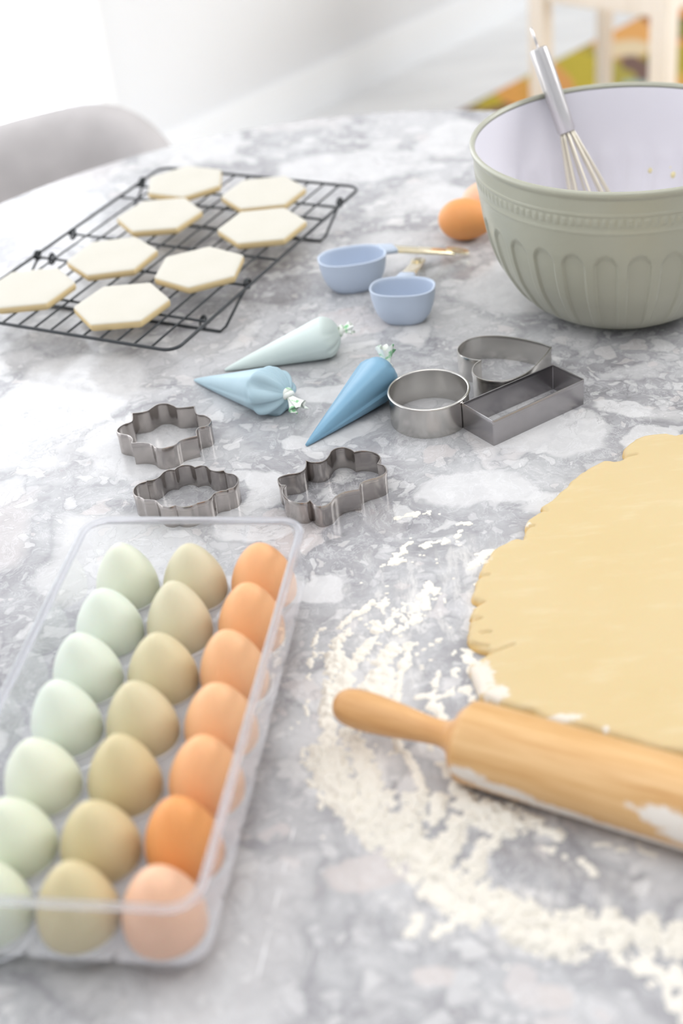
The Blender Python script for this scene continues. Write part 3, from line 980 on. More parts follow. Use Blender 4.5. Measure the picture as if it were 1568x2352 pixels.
C_ = [(918, 465), (930, 450), (970, 437), (1020, 430), (1052, 416), (1066, 395), (1067, 363), (1095, 372), (1140, 371), (1172, 357), (1188, 337), (1202, 313), (1230, 297), (1270, 294), (1302, 304), (1322, 318), (1355, 312), (1405, 315), (1443, 329), (1460, 351), (1446, 380), (1478, 391), (1492, 415), (1480, 434), (1440, 452), (1390, 465), (1355, 485), (1347, 515), (1310, 520), (1260, 532), (1222, 556), (1192, 588), (1150, 605), (1112, 598), (1088, 571), (1065, 585), (1020, 586), (975, 571), (948, 545), (943, 515), (958, 494), (930, 489)]
cutter('plaque_cutter', 'long wavy steel plaque cutter between the egg tray and the darkest blue bag', trace(C_, 240, 900, 2.306, hC, (6, 15, 20, 27, 34, 40), 5), hC, M['steel'])
hH = 0.0240
H_ = [(1220, 170), (1150, 145), (1050, 120), (950, 102), (850, 92), (740, 95), (660, 112), (602, 146), (574, 185), (584, 218), (625, 241), (680, 256), (735, 262), (700, 286), (679, 320), (682, 352), (712, 380), (762, 398), (830, 405), (900, 402), (970, 385), (1040, 355), (1100, 312), (1150, 264), (1190, 215)]
cutter('heart_cutter', 'heart-shaped tin cutter behind the round and the rectangular cutters', trace(H_, 860, 740, 3.015, hH, (0, 12), 5), hH, M['bright_tin'])
# rectangular cutter
rx = [np.array([0.13146659, 0.99586012]), np.array([0.21694067, 1.04396061]), np.array([0.19670812, 1.07667132]), np.array([0.11061661, 1.02776873])]
rx = [np.array(at(u, v, 0.0247)[:2]) for u, v in ((1132, 966), (1340, 871), (1269, 837), (1061, 926))]
P = []
for a, b in zip(rx, rx[1:] + rx[:1]):
    d = (b - a) / np.linalg.norm(b - a)
    P += [a + d * 0.0006, a + d * 0.006] + [a + (b - a) * t for t in (0.25, 0.5, 0.75)] + [b - d * 0.006, b - d * 0.0006]
cutter('rectangular_cutter', 'long rectangular dull tin cutter touching the round cutter', P, 0.0247, M['dull_tin'])
# round cutter
rcx = np.array([0.08572, 1.05546])
e = empty('round_cutter', (rcx[0], rcx[1], 0))
tag(e, 'round tin cutter with a rolled rim beside the darkest blue bag', 'cutter')
RR, RH = 0.0341, 0.029
V, F = lathe([(RR - 0.0004, 0.0), (RR + 0.0002, 0.0), (RR + 0.0002, RH - 0.002), (RR - 0.0004, RH - 0.002)], 96, True)
mesh_obj('band', V, F, M['bright_tin'], e, True, 40)
V, F = lathe([(RR + 0.0003 + 0.0013 * math.cos(a), RH - 0.0012 + 0.0013 * math.sin(a)) for a in np.linspace(0, 2 * PI, 10, endpoint=False)], 96, True)
mesh_obj('rolled_rim', V, F, M['bright_tin'], e)

# ------------------------------------------------------------------ icing bags
def paper(name, c0, c1):
    N = Nodes(name)
    co = N.obj()
    n = N.noise(co, 500.0, 2.0, 0.6).outputs[0]
    n2 = N.noise(co, 35.0, 3.0).outputs[0]
    b = N.bsdf(Base_Color=N.mix(n2, c0, c1), Roughness=0.42, Specular_IOR_Level=0.4)
    N.bump(b, n, 0.12, 0.0004)
    return N.m
bagm = [paper('mint_icing_bag', srgb(204, 218, 214), srgb(216, 227, 223)), paper('pale_blue_icing_bag', srgb(160, 188, 200), srgb(178, 202, 212)), paper('blue_icing_bag', srgb(112, 156, 184), srgb(132, 172, 196))]
def tie_mat():
    N = Nodes('white_green_twist')
    co = N.obj()
    n = N.noise(co, 160.0, 2.0).outputs[0]
    N.bsdf(Base_Color=N.ramp(n, [(0.44, srgb(240, 243, 238)), (0.56, srgb(236, 244, 232)), (0.64, srgb(140, 200, 150))]), Roughness=0.5)
    return N.m
M['tie'] = tie_mat()
def bag(tip, mid, knot, tuft, R, mat, label, pleats, seed, crease=0.0, pamp=0.12):
    T, Mi, K = Vector(tip), Vector(mid), Vector(knot)
    o = empty('icing_bag', (T.x, T.y, 0))
    tag(o, label, 'icing bag', 'icing bags lying on the marble')
    ax1 = (Mi - T).normalized()
    L1 = (Mi - T).length
    # path: tip -> wide -> neck, radius along it
    rings = []
    NR = 40
    for k in range(NR + 1):
        s = k / NR
        if s < 0.66:
            t = s / 0.66
            p = T + (Mi - T) * t
            r = 0.0012 + (R - 0.0012) * min(1, t * 1.02) ** 0.94
            w = 0
        else:
            t = (s - 0.66) / 0.34
            p = Mi + (K - Mi) * (1 - (1 - t) ** 1.0)
            r = R * (math.cos(t * PI / 2 * 0.97) ** 0.62) + 0.0035 * t
            w = t
        rings.append((p, r, w, s))
    n = 72
    V, F = [], []
    zax = Vector((0, 0, 1))
    for (p, r, w, s) in rings:
        side = ax1.cross(zax).normalized(); upv = side.cross(ax1).normalized()
        for k in range(n):
            a = 2 * PI * k / n
            pl = 1.0
            if pleats:
                q1 = a * pleats / 2 + 1.3 * math.sin(a + seed) + 0.5 * w * math.sin(3 * a)
                q2 = a * (pleats + 3) / 2 + 2.2 * math.sin(2 * a + seed)
                ph = (1 - 2 * abs(math.sin(q1)) ** 0.7) + 0.7 * (1 - 2 * abs(math.sin(q2)) ** 0.7)
                wf = max(0.0, (w - 0.05)) ** 0.7 * (1 - 0.55 * w)
                pl = 1 - ph * pamp * wf + 0.014 * math.sin(a * 3 + s * 9 + seed)
            rr = r * pl
            if crease:
                rr *= 1 + crease * (max(0.0, 1 - abs(((a - 0.95 + PI) % (2 * PI)) - PI) / 0.85) ** 1.15 - 0.3 * (a < 2.6)) * min(1, s * 4) * (1 - 0.6 * w)
            q = p + side * (math.cos(a) * rr) + upv * (math.sin(a) * rr)
            q.z = max(q.z, 0.0006)
            V.append(tuple(q - o.location))
    m = len(rings)
    for i in range(m - 1):
        for k in range(n):
            F.append((i * n + k, i * n + (k + 1) % n, (i + 1) * n + (k + 1) % n, (i + 1) * n + k))
    cap(V, F, 0, n, True); cap(V, F, (m - 1) * n, n, False)
    mesh_obj('paper_cone', V, F, mat, o)
    # knot and tuft
    d = (Vector(tuft) - K)
    Lt = d.length; d.normalize()
    q = d.to_track_quat('Z', 'Y').to_matrix().to_4x4()
    rr2 = [((0.0042 + 0.0012 * math.cos(b)), 0.0024 * math.sin(b)) for b in np.linspace(0, 2 * PI, 10, endpoint=False)]
    kv = []
    for tw in (-0.3, 0.35):
        kv.append(xf(lathe([(0.0038 + 0.0020 * math.cos(b), 0.0022 * math.sin(b)) for b in np.linspace(0, 2 * PI, 10, endpoint=False)], 24, True), Matrix.Translation(K - o.location + d * 0.0018 * (1 if tw > 0 else -0.4)) @ q @ Matrix.Rotation(tw, 4, 'X')))
    vf = join(kv)
    mesh_obj('knot', vf[0], vf[1], M['tie'], o)
    V, F = [], []
    n2 = 30
    for i in range(9):
        t = i / 8
        for k in range(n2):
            a = 2 * PI * k / n2
            fr_ = 1 + 0.45 * t * math.sin(a * 5 + seed + 2 * t)
            r = (0.0022 + 0.0048 * t ** 1.1) * fr_
            pt = Matrix.Translation(K - o.location + d * 0.001) @ q @ Vector((r * math.cos(a), 0.6 * r * math.sin(a), Lt * t * (1 + 0.15 * math.sin(a * 3 + seed) * t)))
            V.append(tuple(pt))
    for i in range(8):
        for k in range(n2):
            F.append((i * n2 + k, i * n2 + (k + 1) % n2, (i + 1) * n2 + (k + 1) % n2, (i + 1) * n2 + k))
    mesh_obj('twisted_end', V, F, M['tie'], o)
    return o
bag((-0.0934, 1.1812, 0.0016), (-0.0002, 1.1873, 0.0195), at(778, 761, 0.020), at(806, 753, 0.022), 0.0193, bagm[0], 'pale mint icing bag, farthest of the three, pointing left', 6, 1.0, 0.04, 0.15)
bag((-0.1215, 1.1686, 0.0016), (-0.0560, 1.1010, 0.0205), at(660, 905, 0.020), at(686, 936, 0.014), 0.0203, bagm[1], 'light blue icing bag with a crumpled gathered end and white knot', 9, 2.4, 0.14, 0.34)
bag((-0.0233, 1.0312, 0.0016), (0.0440, 1.0945, 0.0210), at(889, 846, 0.024), at(886, 800, 0.040), 0.0208, bagm[2], 'darkest blue icing bag leaning against the round cutter', 5, 0.3, 0.30, 0.14)

# ------------------------------------------------------------------ measuring cups
M['cup_blue'] = plain('lavender_blue_plastic', srgb(194, 206, 224), 0.42, noise=0.03, spec=0.4)
M['gold'] = plain('glossy_pale_gold', srgb(238, 226, 196), 0.18, metal=0.75)
def sup_ell(a, b, p, n=56):
    return [(a * math.copysign(abs(math.cos(t)) ** (2 / p), math.cos(t)), b * math.copysign(abs(math.sin(t)) ** (2 / p), math.sin(t))) for t in np.linspace(0, 2 * PI, n, endpoint=False)]
def mcup(c, ang, a, b, h, hdir, hlen, hz, label):
    o = empty('measuring_cup', (c[0], c[1], 0), ang)
    tag(o, label, 'measuring cup', 'blue measuring cups')
    t = 0.0021
    prof = [(0.52, 0.0), (0.60, 0.0006), (0.70, 0.004), (0.82, 0.0095), (0.91, 0.0175), (0.965, 0.0265), (0.99, h - 0.0015), (1.0, h - 0.0005), (0.985, h)]
    loops = [(sup_ell(a * s, b * s, 2.5), z) for s, z in prof]
    inn = [(1.0, h - 0.0002), (0.99, h - 0.003), (0.965, 0.0265), (0.91, 0.0180), (0.82, 0.0105), (0.66, 0.0050), (0.45, 0.0022), (0.05, 0.0020)]
    loops += [(sup_ell(a * s - t, b * s - t, 2.5), z) for s, z in inn[:-1]] + [(sup_ell(0.001, 0.001, 2.0), 0.002)]
    V, F = loft(loops, capb=True, capt=True)
    mesh_obj('cup', V, F, M['cup_blue'], o)
    # lug between cup and handle
    hd = hdir - ang
    u = Vector((math.cos(hd), math.sin(hd), 0))
    s_ = 1 / math.sqrt((u.x / a) ** 2 + (u.y / b) ** 2)
    w = Vector((-u.y, u.x, 0))
    def plank(d0, d1, z0, z1, w0, w1, th, hole=None):
        V, F = [], []
        secs = []
        K = 10
        for k in range(K + 1):
            f = k / K
            d = d0 + (d1 - d0) * f; z = z0 + (z1 - z0) * f; ww = w0 + (w1 - w0) * f
            sec = [(-ww, -th), (-ww * 0.7, -th * 1.25), (ww * 0.7, -th * 1.25), (ww, -th), (ww, th * 0.4), (ww * 0.8, th), (-ww * 0.8, th), (-ww, th * 0.4)]
            for (x, zz) in sec:
                V.append(tuple(u * d + w * x + Vector((0, 0, z + zz))))
        for k in range(K):
            for i in range(8):
                F.append((k * 8 + i, k * 8 + (i + 1) % 8, (k + 1) * 8 + (i + 1) % 8, (k + 1) * 8 + i))
        F.append(tuple(reversed(range(8)))); F.append(tuple(range(K * 8, K * 8 + 8)))
        return V, F
    vf = plank(s_ - 0.0014, s_ + 0.014, h - 0.002, h - 0.005, 0.0105, 0.0082, 0.0024)
    mesh_obj('lug', vf[0], vf[1], M['cup_blue'], o)
    # handle with a hanging eye at its end
    dl = hlen
    z1 = hz
    vf = plank(s_ + 0.010, dl - 0.020, h - 0.0045, z1 + (h - z1) * 20 / 1000 / max(dl - s_, .01) , 0.0078, 0.0066, 0.0018)
    eye = []
    cxe = u * (dl - 0.0135)
    ns = 28
    EV, EF = [], []
    for k in range(ns):
        a_ = 2 * PI * k / ns
        for (ra, rb, zz) in ((0.0125, 0.0076, -0.0015), (0.0125, 0.0076, 0.0015), (0.0075, 0.0040, 0.0015), (0.0075, 0.0040, -0.0015)):
            q = cxe + u * (ra * math.cos(a_)) + w * (rb * math.sin(a_))
            sl = (h - z1) / (dl - s_)
            zq = z1 + 0.002 + sl * (0.0135 - ra * math.cos(a_))
            EV.append((q.x, q.y, max(0.0004, zq + zz)))
    for k in range(ns):
        b0, b1 = 4 * k, 4 * ((k + 1) % ns)
        for i in range(4):
            EF.append((b0 + i, b1 + i, b1 + (i + 1) % 4, b0 + (i + 1) % 4))
    vf = join([vf, (EV, EF)])
    mesh_obj('handle', vf[0], vf[1], M['gold'], o, True, 35)
    return o
c1 = (at(731, 586, 0.0360) + at(885, 586, 0.0360)) / 2
hd1 = at(1078, 578, 0.004)[:2] - c1[:2]
mcup(c1, math.radians(4), 0.0350, 0.0240, 0.0360, math.atan2(hd1[1], hd1[0]), float(np.linalg.norm(hd1)), 0.002, 'larger lavender-blue measuring cup whose gold handle points right to the egg')
c2 = (at(849, 657, 0.0360) + at(999, 657, 0.0360)) / 2
hd2 = at(964, 594, 0.004)[:2] - c2[:2]
mcup(c2, math.radians(-13), 0.0320, 0.0222, 0.0360, math.atan2(hd2[1], hd2[0]), float(np.linalg.norm(hd2)), 0.002, 'nearer lavender-blue measuring cup whose handle points away from the camera')

# ------------------------------------------------------------------ mixing bowl
M['sage'] = plain('sage_green_glaze', srgb(174, 174, 158), 0.28, noise=0.04, nscale=30, spec=0.5)
def bowl_mat_in():
    N = Nodes('lavender_glaze')
    n = N.noise(N.obj(), 14.0, 3.0).outputs[0]
    N.bsdf(Base_Color=N.mix(n, srgb(224, 221, 228), srgb(230, 228, 233)), Roughness=0.3)
    return N.m
M['lavender'] = bowl_mat_in()
BC = (0.29323, 1.23717)
bowl = empty('mixing_bowl', (BC[0], BC[1], 0))
tag(bowl, 'large sage green fluted mixing bowl with a lavender inside', 'bowl')
prof = [(0.0, 0.0625), (0.0, 0.0655), (0.0008, 0.0665), (0.0035, 0.067), (0.005, 0.0715), (0.009, 0.081), (0.014, 0.0885), (0.02, 0.0955), (0.028, 0.1025), (0.035, 0.1072), (0.045, 0.1132), (0.055, 0.1185), (0.065, 0.1222), (0.075, 0.1252), (0.085, 0.1276), (0.1, 0.1305), (0.125, 0.134), (0.15, 0.1365), (0.158, 0.1372)]
pz = np.array([p[0] for p in prof[3:]]); pr = np.array([p[1] for p in prof[3:]])
NF = 28
na = NF * 30
th = np.linspace(0, 2 * PI, na, endpoint=False)
zs = list(np.linspace(0.0035, 0.016, 8)) + list(np.linspace(0.0185, 0.108, 36)) + list(np.linspace(0.111, 0.158, 34))
rings = [(np.full(na, 0.0625), 0.0015), (np.full(na, 0.063), 0.0003), (np.full(na, 0.0655), 0.0), (np.full(na, 0.0668), 0.001)]
ph = (th * NF / (2 * PI)) % 1.0
ph2 = (th * 120 / (2 * PI)) % 1.0
for z in zs:
    r = np.full(na, float(np.interp(z, pz, pr)))
    # flute: hollow panel with an arched top that narrows towards the foot
    x = np.abs(ph - 0.5) * 2                   # 0 in the middle, 1 at the rib
    topz = 0.104 - 0.010 * np.clip(x / 0.72, 0, 1) ** 2.4
    inz = np.clip((topz - z) / 0.0022, 0, 1) * np.clip((z - 0.008) / 0.02, 0, 1)
    inx = np.clip((0.76 - x) / 0.14, 0, 1)
    inx = inx * inx * (3 - 2 * inx)
    r = r - 0.0021 * inz * inx
    # band of small teeth with a fillet above and below
    tooth = np.clip((0.36 - np.abs(ph2 - 0.5)) / 0.08, 0, 1)
    bz = np.clip((z - 0.1330) / 0.0012, 0, 1) * np.clip((0.1410 - z) / 0.0012, 0, 1)
    r = r + 0.0006 * bz * tooth
    r = r + 0.0007 * math.exp(-((z - 0.1435) / 0.0011) ** 2) + 0.0005 * math.exp(-((z - 0.1270) / 0.0011) ** 2)
    rings.append((r, z))
rings += [(np.full(na, 0.1379), 0.1590), (np.full(na, 0.1391), 0.1612), (np.full(na, 0.1395), 0.1638), (np.full(na, 0.1384), 0.1656), (np.full(na, 0.1366), 0.1660), (np.full(na, 0.1352), 0.1648), (np.full(na, 0.1345), 0.1625)]
V = np.concatenate([np.c_[r * np.cos(th), r * np.sin(th), np.full(na, z)] for r, z in rings])
F = []
kk = np.arange(na); k2 = (kk + 1) % na
for i in range(len(rings) - 1):
    F.append(np.c_[i * na + kk, i * na + k2, (i + 1) * na + k2, (i + 1) * na + kk])
F = np.concatenate(F)
mesh_obj('outer_shell', V, F, M['sage'], bowl)
inp = [(r - 0.0030, z + (0.0035 if z < 0.03 else 0)) for z, r in zip(pz, pr)]
inp = [(0.0, 0.006), (0.05, 0.0062), (0.066, 0.008)] + [p for p in inp if p[1] > 0.012] + [(0.1346, 0.1615)]
ni = NF * 12
thi = np.linspace(0, 2 * PI, ni, endpoint=False); phi = (thi * NF / (2 * PI)) % 1.0
V, F = [], []
dens = []
for (a, b) in zip(inp, inp[1:]):
    for s in np.linspace(0, 1, 5)[:-1]: dens.append((a[0] + (b[0] - a[0]) * s, a[1] + (b[1] - a[1]) * s))
dens.append(inp[-1])
for (r, z) in dens:
    x = np.abs(phi - 0.5) * 2
    inx = np.clip((0.76 - x) / 0.3, 0, 1) * np.clip((0.103 - z) / 0.004, 0, 1) * np.clip((z - 0.008) / 0.02, 0, 1)
    rr = np.maximum(0.0005, r - 0.0016 * inx)
    V.append(np.c_[rr * np.cos(thi), rr * np.sin(thi), np.full(ni, z)])
V = np.concatenate(V)
kk = np.arange(ni); k2 = (kk + 1) % ni
F = np.concatenate([np.c_[i * ni + kk, (i + 1) * ni + kk, (i + 1) * ni + k2, i * ni + k2] for i in range(len(dens) - 1)])
o = mesh_obj('inner_glaze', V, F, M['lavender'], bowl)
o['label'] = 'lavender coloured inside of the bowl'

# dabs of batter on the far inner wall
M['batter'] = plain('pale_yellow_batter', srgb(240, 228, 176), 0.5)
bt = []
for (u, v, s) in ((1493, 392, 0.0022), (1541, 385, 0.002), (1546, 402, 0.0028), (1530, 396, 0.0014)):
    lo_, hi_ = 0.02, 0.16
    for _ in range(40):
        z = (lo_ + hi_) / 2; p = at(u, v, z)
        r = math.hypot(p[0] - BC[0], p[1] - BC[1])
        inside = r < float(np.interp(z, [a[1] for a in inp[2:]], [a[0] for a in inp[2:]]))
        if inside: hi_ = z
        else: lo_ = z
    p = at(u, v, z)
    bt.append(xf(lathe([(0.0005, -s), (s * 0.8, -s * 0.6), (s, 0), (s * 0.8, s * 0.6), (0.0005, s)], 12), Matrix.Translation((p[0] - BC[0], p[1] - BC[1], p[2])) @ Matrix.Diagonal((1, 0.6, 1.3, 1))))
vf = join(bt)
ob = mesh_obj('batter_smear', vf[0], vf[1], M['batter'], bowl)

# ------------------------------------------------------------------ whisk
M['whisk_steel'] = metal('brushed_steel', srgb(212, 209, 208), 0.30, streak=0.04)
M['whisk_wire'] = plain('cream_coated_wire', srgb(226, 219, 200), 0.3, metal=0.35)
WA = Vector(at(1268, 206, 0.172)); WB = Vector(at(1395, 575, 0.022))
wd = (WA - WB).normalized()
def line_at_v(v):
    lo_, hi_ = -0.2, 0.4
    for _ in range(50):
        m = (lo_ + hi_) / 2
        if px(WB + wd * m)[1] > v: lo_ = m
        else: hi_ = m
    return (lo_ + hi_) / 2
t_top, t_bot = line_at_v(110), line_at_v(303)
wz = wd.to_track_quat('Z', 'Y').to_matrix().to_4x4()
wh = bpy.data.objects.new('whisk', None); link(wh)
wh.matrix_basis = Matrix.Translation(WB) @ wz
tag(wh, 'steel balloon whisk standing in the mixing bowl', 'whisk')
Lh = t_top - t_bot
prof = [(0.0004, t_bot), (0.0082, t_bot), (0.0090, t_bot + 0.002), (0.0091, t_bot + 0.02), (0.0092, t_bot + Lh * 0.5), (0.0092, t_bot + Lh * 0.9), (0.0088, t_top - 0.0015), (0.0070, t_top - 0.0002), (0.0004, t_top)]
V, F = lathe(prof, 40)
mesh_obj('handle', V, F, M['whisk_steel'], wh, True, 50)
_vd = wz.to_3x3().inverted() @ (Vector(CAM) - WA); _ex, _ey = Vector((_vd.x, _vd.y)).normalized()
lp_ = [(0.0, 0.0, t_top - 0.004)] + [(0.0045 * math.sin(a) * _ex, 0.0045 * math.sin(a) * _ey, t_top + 0.010 - 0.009 * math.cos(a)) for a in np.linspace(0.3, 2 * PI - 0.3, 20)] + [(0.0, 0.0, t_top - 0.004)]
vf = tube(lp_, 0.0013, 8)
mesh_obj('hanging_loop', vf[0], vf[1], M['whisk_steel'], wh)
for k in range(5):
    a = PI * k / 5 + 0.25
    ux, uy = math.cos(a), math.sin(a)
    Rm = 0.027 - 0.001 * k
    pts = []
    Lw = t_bot + 0.008
    for t in np.linspace(0, 1, 41):
        # loop: out from the handle, round the bottom, back
        s = 2 * t - 1
        zz = abs(s)
        z = t_bot + 0.004 - Lw * (1 - zz) ** 0.75 * 1.0 + 0.0012 * k
        x = math.copysign(1, s) * (0.0055 * zz ** 3 + Rm * math.sin(PI * min(1, zz) ** 0.62) ** 1.0 * (1 if zz > 0 else 0) * 0.98)
        z = t_bot + 0.004 - Lw * math.cos(PI / 2 * zz ** 1.05) + 0.0012 * k * math.cos(PI / 2 * zz)
        x = math.copysign(1, s) * (Rm * (math.sin(PI * zz ** 0.72)) ** 0.9 + 0.005 * zz ** 4) if zz > 1e-6 else 0.0
        pts.append((x * ux, x * uy, z))
    vf = tube(pts, 0.0012, 8)
    mesh_obj('wire', vf[0], vf[1], M['whisk_wire'], wh)

# ------------------------------------------------------------------ height-field builder (dough, flour)
def seg_dist(X, Y, P, closed=True):
    D = np.full(X.shape, 1e9)
    m = len(P)
    NX = np.zeros(X.shape); NY = np.zeros(X.shape)
    for i in range(m if closed else m - 1):
        a = P[i]; b = P[(i + 1) % m]
        d = b - a; L2 = d @ d + 1e-18
        t = np.clip(((X - a[0]) * d[0] + (Y - a[1]) * d[1]) / L2, 0, 1)
        qx = a[0] + d[0] * t; qy = a[1] + d[1] * t
        dd = np.hypot(X - qx, Y - qy)
        w = dd < D
        D[w] = dd[w]; NX[w] = qx[w]; NY[w] = qy[w]
    return D, NX, NY
def inside_poly(X, Y, P):
    ins = np.zeros(X.shape, bool)
    m = len(P)
    for i in range(m):
        a = P[i]; b = P[(i + 1) % m]
        c = ((a[1] > Y) != (b[1] > Y)) & (X < (b[0] - a[0]) * (Y - a[1]) / (b[1] - a[1] + 1e-18) + a[0])
        ins ^= c
    return ins
def grid_mesh(name, X, Y, Z, keep, mat, attrs=None, parent=None):
    """keep: boolean per quad (n-1, m-1)"""
    n, m = X.shape
    idx = np.arange(n * m).reshape(n, m)
    q = np.stack([idx[:-1, :-1][keep], idx[:-1, 1:][keep], idx[1:, 1:][keep], idx[1:, :-1][keep]], -1)
    used, inv = np.unique(q, return_inverse=True)
    q = inv.reshape(-1, 4)
    co = np.c_[X.ravel()[used], Y.ravel()[used], Z.ravel()[used]]
    me = bpy.data.meshes.new(name)
    me.vertices.add(len(co)); me.vertices.foreach_set('co', co.ravel())
    me.loops.add(len(q) * 4); me.loops.foreach_set('vertex_index', q.ravel().astype(np.int32))
    me.polygons.add(len(q)); me.polygons.foreach_set('loop_start', np.arange(0, len(q) * 4, 4, dtype=np.int32))
    me.polygons.foreach_set('loop_total', np.full(len(q), 4, dtype=np.int32))
    me.polygons.foreach_set('use_smooth', np.ones(len(q), bool))
    me.update(); me.validate()
    for k, a in (attrs or {}).items():
        at_ = me.attributes.new(k, 'FLOAT', 'POINT'); at_.data.foreach_set('value', a.ravel()[used].astype(np.float32))
    me.materials.append(mat)
    o = bpy.data.objects.new(name, me); link(o)
    if parent: o.parent = parent
    return o

# ------------------------------------------------------------------ rolled dough
DP = [(1552, 108), (1500, 120), (1440, 106), (1350, 112), (1260, 130), (1190, 170), (1148, 210), (1143, 245), (1152, 262), (1138, 285), (1095, 295), (1015, 290), (950, 320), (900, 350), (850, 380), (835, 395), (780, 440), (770, 460), (720, 500), (700, 515), (660, 560), (600, 595), (592, 610), (605, 625), (560, 650), (500, 690), (483, 720), (485, 765), (475, 800), (468, 822), (430, 815), (340, 850), (270, 890), (235, 940), (200, 990), (175, 1040), (172, 1062), (185, 1066), (150, 1110), (145, 1150), (120, 1200), (130, 1235), (175, 1258), (135, 1285), (115, 1330), (112, 1352), (130, 1362), (108, 1378), (105, 1430), (92, 1490), (120, 1540), (185, 1572), (240, 1588), (180, 1630), (120, 1655), (100, 1700), (130, 1760), (160, 1840), (185, 1895), (250, 1905), (330, 1940), (450, 1975), (540, 1990), (600, 2035), (760, 2080), (900, 2100), (1030, 2140), (1200, 2190), (1400, 2250), (1552, 2270)]
DT = 0.0062
dp = [at(1040 + x / 2.939, 960 + y / 2.939, DT * 0.6)[:2] for x, y in DP]
dp += [at(u, v, DT)[:2] for u, v in ((1640, 1745), (1760, 1735), (1900, 1680), (2010, 1560), (2060, 1400), (2030, 1240), (1950, 1110), (1820, 1020), (1690, 985))]
dp = np.array(dp)
x0, x1, y0, y1 = dp[:, 0].min() - 0.004, dp[:, 0].max() + 0.004, dp[:, 1].min() - 0.004, dp[:, 1].max() + 0.004
g = 0.00125
gx = np.arange(x0, x1, g); gy = np.arange(y0, y1, g)
X, Y = np.meshgrid(gx, gy)
dpf = np.array(catmull(list(dp), 2, True))
# a slightly ragged edge
D, NX, NY = seg_dist(X, Y, dpf)
ins = inside_poly(X, Y, dpf)
S = np.where(ins, D, -D) + 0.0006 * fbm(X * 260, Y * 260, 2, 5)
r_e = 0.0058
t = np.clip(S / r_e, 0, 1)
Z = DT * np.sqrt(np.clip(1 - (1 - t) ** 2.3, 0, 1)) + 0.00022 * fbm(X * 45, Y * 45, 3, 9) * np.clip(S / 0.01, 0, 1)
# short cracks running in from the edge
cr = [((1097, 1322), (1122, 1319)), ((1082, 1384), (1112, 1381)), ((1080, 1424), (1104, 1418)), ((1104, 1453), (1126, 1450)), ((1122, 1500), (1180, 1478)), ((1204, 1212), (1226, 1206)), ((1430, 1046), (1462, 1042)), ((1244, 1168), (1256, 1172)), ((1085, 1475), (1120, 1482))]
for a, b in cr:
    pa, pb = at(*a, DT)[:2], at(*b, DT)[:2]
    dd, _, _ = seg_dist(X, Y, np.array([pa, (pa + pb) / 2 + rng.normal(0, .0006, 2), pb]), False)
    Z -= 0.0028 * np.exp(-(dd / 0.0010) ** 2)
Z = np.where(S > 0, np.maximum(Z, 0.0004), 0.0002)
# pull the outside ring in onto the outline
sel = (S <= 0) & (S > -2.5 * g)
XX = np.where(sel, NX, X); YY = np.where(sel, NY, Y)
insv = S > 0
keep = insv[:-1, :-1] | insv[1:, :-1] | insv[:-1, 1:] | insv[1:, 1:]
# flour dusting on the near left edge
fl = np.zeros(X.shape)
for (u, v, hw, hh, am) in ((1105, 1555, 36, 46, 1.0), (1140, 1590, 40, 22, .9), (1285, 1650, 60, 14, .9), (1390, 1672, 12, 10, .8), (1118, 1285, 26, 12, .6), (1210, 1200, 12, 10, .7), (1516, 1590, 60, 16, .32), (1500, 1480, 70, 40, .22), (1385, 1580, 40, 20, .22)):
    p = at(u, v, DT); a_ = np.linalg.norm(at(u + hw, v, DT) - p); b_ = np.linalg.norm(at(u, v - hh, DT) - p)
    fl = np.maximum(fl, am * np.exp(-(((X - p[0]) / a_) ** 2 + ((Y - p[1]) / b_) ** 2) * 0.8))
def dough_mat():
    N = Nodes('butter_dough')
    co = N.obj()
    n1 = N.noise(co, 9.0, 4.0).outputs[0]
    n2 = N.noise(co, 240.0, 4.0, 0.65).outputs[0]
    mp = N.n('Mapping'); N.set(mp, 0, co); mp.inputs['Scale'].default_value = (1, 3.5, 1); mp.inputs['Rotation'].default_value = (0, 0, 0.3)
    n3 = N.noise(mp.outputs[0], 22.0, 5.0, 0.6).outputs[0]
    c = N.mix(n1, srgb(204, 181, 133), srgb(208, 188, 148))
    c = N.mix(N.math('MULTIPLY', N.step(n3, 0.50, 0.80), 0.5), c, srgb(217, 203, 168))
    a = N.n('Attribute'); a.attribute_name = 'flour'
    nz = N.noise(co, 190.0, 4.0, 0.7).outputs[0]
    f = N.step(N.math('ADD', a.outputs['Fac'], N.math('MULTIPLY', N.math('SUBTRACT', nz, 0.5), 1.2)), 0.4, 0.75)
    c = N.mix(N.math('MULTIPLY', f, 0.85), c, srgb(226, 221, 213))
    sz = N.n('SeparateXYZ'); N.set(sz, 0, co)
    side = N.math('SUBTRACT', 1.0, N.step(sz.outputs[2], 0.0015, 0.0052))
    c = N.mix(N.math('MULTIPLY', side, N.math('SUBTRACT', 0.5, N.math('MULTIPLY', f, 0.5))), c, srgb(218, 172, 88))
    b = N.bsdf(Base_Color=c, Roughness=0.55, Specular_IOR_Level=0.3)
    b.inputs['Subsurface Weight'].default_value = 0.15; b.inputs['Subsurface Scale'].default_value = 0.004
    N.bump(b, n2, 0.16, 0.0005)
    return N.m
dough = grid_mesh('rolled_dough', XX, YY, Z, keep, dough_mat(), {'flour': fl})
tag(dough, 'large flat sheet of yellow rolled dough with a ragged edge', 'dough')

